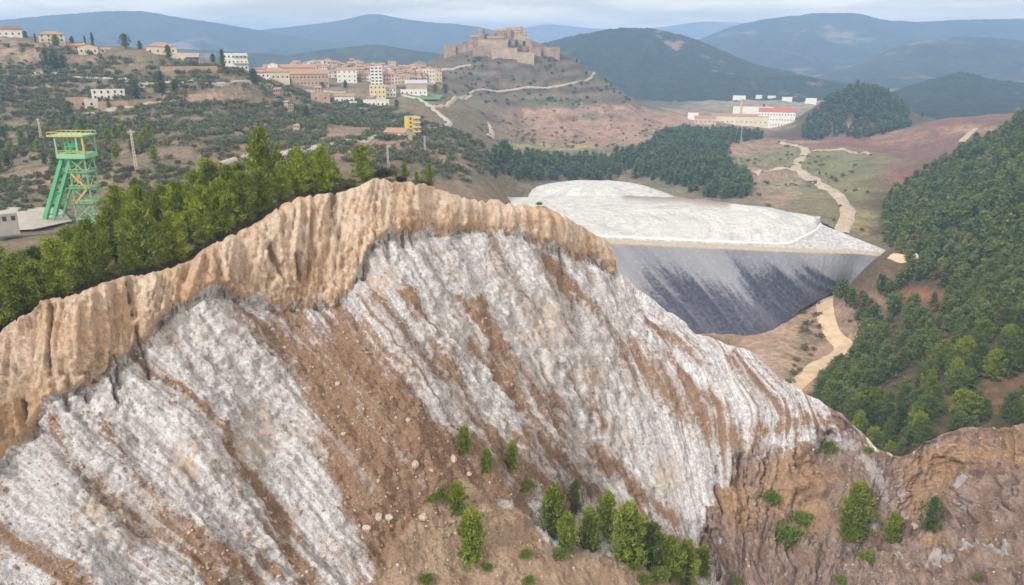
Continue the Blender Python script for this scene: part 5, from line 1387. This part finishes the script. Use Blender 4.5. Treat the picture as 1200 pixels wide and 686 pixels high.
xtra = scatter([(985, 478), (1040, 470), (1095, 470), (1130, 455), (1210, 432), (1250, 470), (1130, 512), (1080, 530), (1045, 548), (1010, 532)], 5.2, 190, 290, 44, lambda p, qx, qy, r: r.uniform(size=len(p)) < .7, (CLEAR2,))
def trunk_np():
    mb = MB().beam((0, 0, -.08), (0, 0, .8), .02, .006); v = np.array(mb.v); f = np.array([(a, b, c) for a, b, c, d in mb.f] + [(a, c, d) for a, b, c, d in mb.f]); return v, f
tv_, tf_ = trunk_np()
def with_trunk(c3):
    v, f, tn = c3
    return np.concatenate([v, tv_]), np.concatenate([f, tf_ + len(v)]), np.concatenate([tn, np.full(len(tv_), .3)]), np.concatenate([np.zeros(len(f), int), np.ones(len(tf_), int)])
FT = [with_trunk(c) for c in far_c]; TT = [c + (np.zeros(len(c[1]), int),) for c in tiny_c]; MT = [with_trunk(c) for c in mid_c]
def stuff(name, p, tm, h0, h1, mats, seed, wide=1.15):
    r = np.random.default_rng(seed); n = len(p)
    if not n: return
    H = r.uniform(h0, h1, n)
    merge(tm, p, np.stack([H * wide, H * wide, H], -1), r.uniform(0, 6.28, n), r.integers(0, len(tm), n), name, mats)
q = np.random.default_rng(3).uniform(size=len(rest))
ns = rest[:, 1] < 330
stuff('pine_wood', rest[(q > .09) & ns], MT, 6, 10.5, [M['needle_dark'], M['bark']], 12, 1.2)
q2 = np.random.default_rng(5).uniform(size=len(rest))
stuff('pine_wood', rest[(q > .09) & ~ns & (q2 < .72)], FT, 5, 10.5, [M['needle_dark'], M['bark']], 13, 1.25)
stuff('pine_wood', rest[(q > .09) & ~ns & (q2 >= .72)], FT, 5, 9.5, [M['needle_mid'], M['bark']], 18, 1.35)
stuff('russet_undergrowth', rest[q <= .09], FT, 3.5, 6, [M['autumn'], M['bark']], 14, 1.6)
stuff('pine_wood', xtra, MT, 5, 9, [M['needle_dark'], M['bark']], 19, 1.2)
ug = scatter(F1P, 6.5, 190, 600, 21, lambda p, qx, qy, r: r.uniform(size=len(p)) < .5, ())
ST = [shrub(700 + i, 12, 6, .30, .12) + (0,) for i in range(4)]
stuff('undergrowth', ug, ST, 1.2, 2.6, [M['scrub']], 22, 1.5)
stuff('scrub_strip', f1s, ST, 1.5, 3.5, [M['scrub']], 15, 1.3)
F2 = [(566, 185), (590, 178), (612, 186), (640, 189), (700, 188), (760, 176), (790, 172), (845, 190), (882, 215), (872, 236), (820, 232), (790, 218), (740, 209), (700, 213), (640, 212), (575, 212)]
F3 = [(766, 178), (765, 164), (785, 156), (810, 154), (850, 156), (892, 158), (892, 163), (868, 167), (850, 172), (855, 188), (800, 184)]
f2 = scatter(F2, 6.2, 520, 860, 3, lambda p, qx, qy, r: (fbm(p[:, 0] / 30, p[:, 1] / 30, 0, 3, 113) + .55 + r.uniform(-.25, .25, len(p))) > .25)
f3 = scatter(F3, 7, 700, 1200, 4, lambda p, qx, qy, r: (fbm(p[:, 0] / 30, p[:, 1] / 30, 0, 3, 114) + .55 + r.uniform(-.25, .25, len(p))) > .2)
stuff('pine_wood', np.concatenate([f2, f3]), FT, 5, 11.5, [M['needle_far'], M['bark']], 16, 1.25)
F4 = [(925, 160), (940, 146), (955, 132), (975, 115), (1005, 104), (1036, 112), (1060, 128), (1068, 148), (1040, 156), (1012, 163), (985, 160), (955, 165)]
f4 = scatter(F4, 6.5, 980, 1220, 5, None, ([(984, 150), (995, 135), (1003, 137), (992, 152)], [(1012, 150), (1020, 146), (1024, 154), (1014, 158)]))
stuff('pine_wood', f4, TT, 4.5, 12, [M['needle_far']], 17, 1.2)
# single pines on the open valley and far ridges
for (x, y, hpx, lb) in [(1080, 138, 7, 'round tree on the saddle right of the wooded hillock'), (895, 128, 5, 'dark tree in front of the white factory'), (960, 205, 4, 'lone shrub-like pine by the dirt road in the valley'), (1142, 170, 14, 'pine at the top edge of the right-hand wood'),
                        (425, 137, 8, 'dark round tree on the olive terraces above the barn')]:
    p = hit(x, y); pine(p, hpx * math.hypot(p[1], p[2]) / F, mid_d[0], lb, None, 1.3)

# ---- hillside on the left: shrubs, olives, pines
HILL = [(-80, 60), (0, 47), (60, 55), (130, 68), (200, 70), (290, 84), (320, 100), (400, 112), (470, 132), (520, 150), (575, 165), (600, 190), (560, 215), (500, 208), (440, 205), (330, 200), (240, 215), (140, 240), (0, 262), (-80, 270)]
BARE = [[(215, 105), (300, 104), (305, 118), (220, 118)], [(290, 182), (365, 172), (330, 190), (268, 192)], [(5, 66), (40, 60), (60, 66), (40, 74)], [(380, 148), (440, 150), (430, 160), (380, 165)]]
def keep(p, qx, qy, r):
    d = fbm(p[:, 0] / 40, p[:, 1] / 40, 0, 3, 121) + .18 + .35 * inpoly(qx, qy, [(290, 120), (520, 130), (520, 165), (330, 165), (270, 150)]) + .25 * inpoly(qx, qy, [(0, 88), (90, 92), (90, 125), (0, 130)])
    return (d + r.uniform(-.3, .3, len(p))) > .08
sh = scatter(HILL, 4.7, 235, 780, 6, keep, BARE)
sh = sh[np.argsort(np.hypot(sh[:, 1], sh[:, 2]))]
hs = [leafmesh('shrub', shrub(720 + i, 34, 11, .19, .055), M['olive' if i < 2 else 'scrub']) for i in range(4)]
hr2 = np.random.default_rng(19)
for i, p in enumerate(sh[:260]):
    k = i % 4
    hh_ = hr2.uniform(1.6, 3.6)
    bush(p - np.array([0, 0, .15]), hh_, hs[k], f"{'large' if hh_ > 2.9 else 'small' if hh_ < 2.2 else 'middling'} {'grey-green' if k < 2 else 'brownish'} shrub " + where(p, HL), 'shrub', 'grey-green hillside shrubs' if k < 2 else 'brownish hillside shrubs', 1.25)
rs = sh[260:]; q = np.random.default_rng(23).uniform(size=len(rs))
stuff('olive_scrub', rs[q < .7], ST, 1.8, 4.4, [M['olive']], 31, 1.3)
stuff('hillside_scrub', rs[q >= .62], ST, 1.6, 4.2, [M['scrub']], 32, 1.3)
r9 = random.Random(9)
hillpine = [(18, 182, 26), (30, 190, 30), (52, 175, 24), (70, 172, 26), (88, 178, 22), (128, 165, 18), (140, 185, 26), (150, 168, 20), (165, 195, 24), (120, 200, 26), (20, 245, 18), (40, 232, 16), (8, 225, 20), (175, 175, 16), (138, 240, 30), (60, 165, 20), (100, 158, 16), (190, 205, 20), (210, 175, 14), (0, 200, 24)]
lo = scatter([(-60, 165), (50, 150), (110, 150), (185, 165), (190, 190), (130, 200), (0, 210), (-60, 215)], 9, 330, 520, 8, lambda p, qx, qy, r: r.uniform(size=len(p)) < .28)
for p in lo:
    h_ = r9.uniform(5, 9); yl = r9.random() < .6
    pine(p, h_, (mid_l if yl else mid_d)[r9.randrange(4)], f"{'yellow-green' if yl else 'dark'} {'tall' if h_ > 7 else 'short'} hillside pine " + where(p, HL), 'pines on the lower hillside', 1.25)
HT = [(159, 116, 20, 'd', 'large dark pine in front of the whitewashed farm building'), (190, 112, 24, 'd', 'large pine beside the hillside road'), (205, 110, 14, 'd', 'dark round tree right of the large roadside pine'), (82, 136, 15, 'd', 'dark tree under the tan ruin'), (66, 54, 11, 'd', 'round tree in front of the cream hip-roofed villa'),
      (85, 53, 9, 'd', 'dark tree left of the cypresses on the crest'), (100, 52, 8, 'c', 'smaller cypress on the hill crest'), (109, 53, 13, 'c', 'taller cypress on the hill crest'), (147, 57, 14, 'd', 'dark pine crowning the hill right of the villas'), (164, 58, 9, 'd', 'round dark tree on the crest left of the broad farmhouse'),
      (198, 70, 14, 'd', 'dark round tree before the broad farmhouse'), (218, 63, 11, 'c', 'cypress behind the tower house'), (236, 68, 12, 'd', 'spreading pine behind the purple awning'), (262, 84, 22, 'c', 'tall cypress beside the white stepped house'), (250, 74, 9, 'd', 'small conifer left of the tall cypress'),
      (232, 76, 7, 'a', 'bright yellow-green tree below the purple awning'), (65, 82, 20, 'd', 'mass of dark trees on the slope under the villas'), (55, 78, 16, 'd', 'dark tree left end of the mass under the villas'), (75, 80, 14, 'd', 'right-hand tree of the dark mass under the villas'), (298, 98, 16, 'd', 'dark tree at the edge of town near the red roof'),
      (340, 102, 9, 'd', 'dark tree in front of the long brick building'), (378, 103, 6, 'd', 'small tree right of the long brick building'), (30, 46, 7, 'd', 'dark trees right of the long white house on the hilltop'), (42, 50, 9, 'c', 'pointed tree on the crest right of the long white house'), (510, 109, 9, 'd', 'dark tree behind the playing field'), (522, 110, 10, 'd', 'dark conifer right of the playing field'),
      (465, 128, 10, 'd', 'tree right of the low white warehouse'), (405, 104, 8, 's', 'brown shrubby tree below the tall white house'), (475, 160, 8, 'd', 'tree in front of the yellow block'), (238, 130, 9, 'a', 'yellowish tree on the bare slope above the grove'), (128, 128, 8, 'a', 'yellow-green tree against the farm terrace'), (360, 138, 12, 'd', 'dark tree in the olive grove')]
cyp = pine_crown(800, 44, 2, 14, .075, .016, R_=.11, low=.02)
cyp_m = leafmesh('crown', cyp, M['needle_dark']); au_m = leafmesh('crown', mid_c[0], M['bright_bush']); sc_m = leafmesh('crown', mid_c[1], M['scrub'])
oak_m = leafmesh('crown', tuple(shrub(820, 80, 16, .12, .03)), M['needle_dark'])
for x, b, hpx, k, lb in HT:
    p = hit(x, b); H = hpx * math.hypot(p[1], p[2]) / F * 1.05
    if k == 'c': pine(p, H, cyp_m, lb, None, 1.0, 'cypress', 'cypress')
    elif k == 'a': pine(p, H, au_m, lb, None, 1.5, 'leafy_tree', 'tree')
    elif k == 's': pine(p, H, sc_m, lb, None, 1.5, 'leafy_tree', 'tree')
    else: pine(p, H, mid_d[hash(x) % 4] if H < 9 else near_d[x % 5], lb, None, 1.35, 'dark_tree', 'tree')
# low scrub on the valley, castle hill and badlands
VAL = [(560, 130), (640, 125), (700, 125), (760, 140), (900, 165), (1000, 185), (1030, 230), (1020, 280), (960, 270), (900, 250), (880, 215), (830, 185), (700, 185), (600, 175), (560, 160)]
vs = scatter(VAL, 11, 440, 1100, 7, lambda p, qx, qy, r: (fbm(p[:, 0] / 45, p[:, 1] / 45, 0, 3, 131) + r.uniform(-.3, .3, len(p))) > .22)
stuff('valley_scrub', vs, ST, 1.4, 3.6, [M['scrub']], 33, 1.3)
CH = [(500, 92), (530, 64), (655, 67), (720, 100), (745, 122), (640, 126), (560, 126), (500, 115)]
cs_ = scatter(CH, 10, 1040, 1260, 10, lambda p, qx, qy, r: (fbm(p[:, 0] / 40, p[:, 1] / 40, 0, 3, 141) + r.uniform(-.35, .35, len(p))) > .18)
stuff('castle_hill_scrub', cs_, ST, 2, 5, [M['needle_far']], 34, 1.2)
for (x, b, hpx, lb) in [(597, 54, 7, 'left dark tree under the castle church'), (605, 55, 8, 'middle dark tree under the castle church'), (614, 54, 6, 'right dark tree under the castle church'), (676, 73, 5, 'lone tree on the castle hill skyline')]:
    p = P(x, b + 1, 1228 if x < 650 else 1245)
    pine(p, hpx * 1.39, mid_d[1], lb, None, 1.4, 'dark_tree', 'tree')
# woods on the nearer wooded mountains: crowns one can just tell apart
# ------------------------------------------------------------------ rocks on the slope
ico = bpy.data.meshes.new('tmp')
import bmesh
bm = bmesh.new(); bmesh.ops.create_icosphere(bm, subdivisions=1, radius=1); iv = np.array([v.co[:] for v in bm.verts]); if_ = np.array([[v.index for v in f.verts] for f in bm.faces]); 
bm.free(); bm = bmesh.new(); bmesh.ops.create_icosphere(bm, subdivisions=3, radius=1); iv3 = np.array([v.co[:] for v in bm.verts]); if3 = np.array([[v.index for v in f.verts] for f in bm.faces]); bm.free()
bpy.data.meshes.remove(ico)
M['rock_brown'] = plain('brown_stone', (.30, .20, .14), .35, .9); M['rock_pale'] = plain('pale_stone', (.46, .38, .32), .2, 1.2)
wgt = np.clip(brown, 0, 1) * .9 + spur_m * .8 + rock_m * .55 + .14
wgt = wgt * (1 - tan_m) * (PY < 720) * (PX > -40) * (PX < 1240) * (tv[:, None] > .01)
cell = wgt.ravel() / wgt.sum()
rr_ = np.random.default_rng(77)
NR = 15000
idx = rr_.choice(len(cell), NR, p=cell)
rp = W2.reshape(-1, 3)[idx] + rr_.normal(size=(NR, 3)) * .15
rsz = .07 + .13 * rr_.pareto(3.2, NR).clip(0, 2.2)
def rocks(name, p, sz, mat, seed):
    r = np.random.default_rng(seed); n = len(p)
    v = iv[None] * (1 + r.normal(size=(n, len(iv), 1)) * .22)
    v = v * r.uniform(.6, 1.25, (n, 1, 3)) * sz[:, None, None] + p[:, None]
    f = (if_[None] + (np.arange(n) * len(iv))[:, None, None]).reshape(-1, 3)
    tag(link(name, mesh_np(name, v.reshape(-1, 3), f, mat)), kind='stuff')
rocks('rubble', rp[:9500], rsz[:9500], M['rock_brown'], 1); rocks('pale_rubble', rp[9500:], rsz[9500:], M['rock_pale'], 2)
for i, (x, y, d, lb) in enumerate([(444, 605, 9, 'left of two pale rounded boulders side by side on the brown slope'), (455, 607, 8, 'right of two pale rounded boulders side by side on the brown slope'), (530, 540, 9, 'tan boulder left of the bright round young pine'), (486, 546, 9, 'whitish boulder on the debris above the hummock'),
                               (478, 493, 6, 'small white rock high on the brown debris'), (496, 606, 9, 'pale boulder at the foot of the grassy hummock'), (430, 619, 8, 'flat slab lower left of the paired boulders'), (378, 650, 7, 'buff stone near the bottom among white streaks'), (312, 640, 7, 'buff stone on the white and brown slope at lower left'), (395, 451, 6, 'white stone on the upper brown slope'),
                               (1072, 616, 8, 'pale boulder on the bench left of the bluish pine'), (1130, 632, 7, 'pale boulder on the dark scree'), (548, 556, 6, 'small tan boulder between two young pines'), (714, 316, 13, 'big tan block perched at the right end of the cliff')]):
    p, n_ = salt_pt(x, y); s_ = d * math.hypot(p[1], p[2]) / F / 2
    r = np.random.default_rng(900 + i); v = iv3 * (1 + .30 * fbm(iv3[:, 0] * 1.3 + i * 7, iv3[:, 1] * 1.3, iv3[:, 2] * 1.3, 3, 151))[:, None] * r.uniform(.8, 1.2, 3)
    o = link('boulder', mesh_np('boulder', v, if3, M['rock_pale' if i != 13 else 'rock_brown'], False)); o.location = tuple(p + n_ * s_ * .35); o.scale = (s_, s_, s_ * (1 if i != 13 else 1.25))
    tag(o, lb, 'boulder', 'boulders on the salt slope')

# ------------------------------------------------------------------ haze
hzm = bpy.data.materials.new('haze'); hzm.use_nodes = True; hn = hzm.node_tree; hn.nodes.clear()
ho = hn.nodes.new('ShaderNodeOutputMaterial'); hv = hn.nodes.new('ShaderNodeVolumePrincipled')
hv.inputs['Color'].default_value = (.38, .60, 1.0, 1); hv.inputs['Density'].default_value = 0.00020; hv.inputs['Anisotropy'].default_value = 0.0
hn.links.new(hv.outputs[0], ho.inputs['Volume'])
zmin = min(float(gv[..., 2].min()), -165) - 6
mb = MB().box(-12500, 12500, -300, 9300, zmin, 285)
tag(mb.build('haze', hzm), kind='stuff')
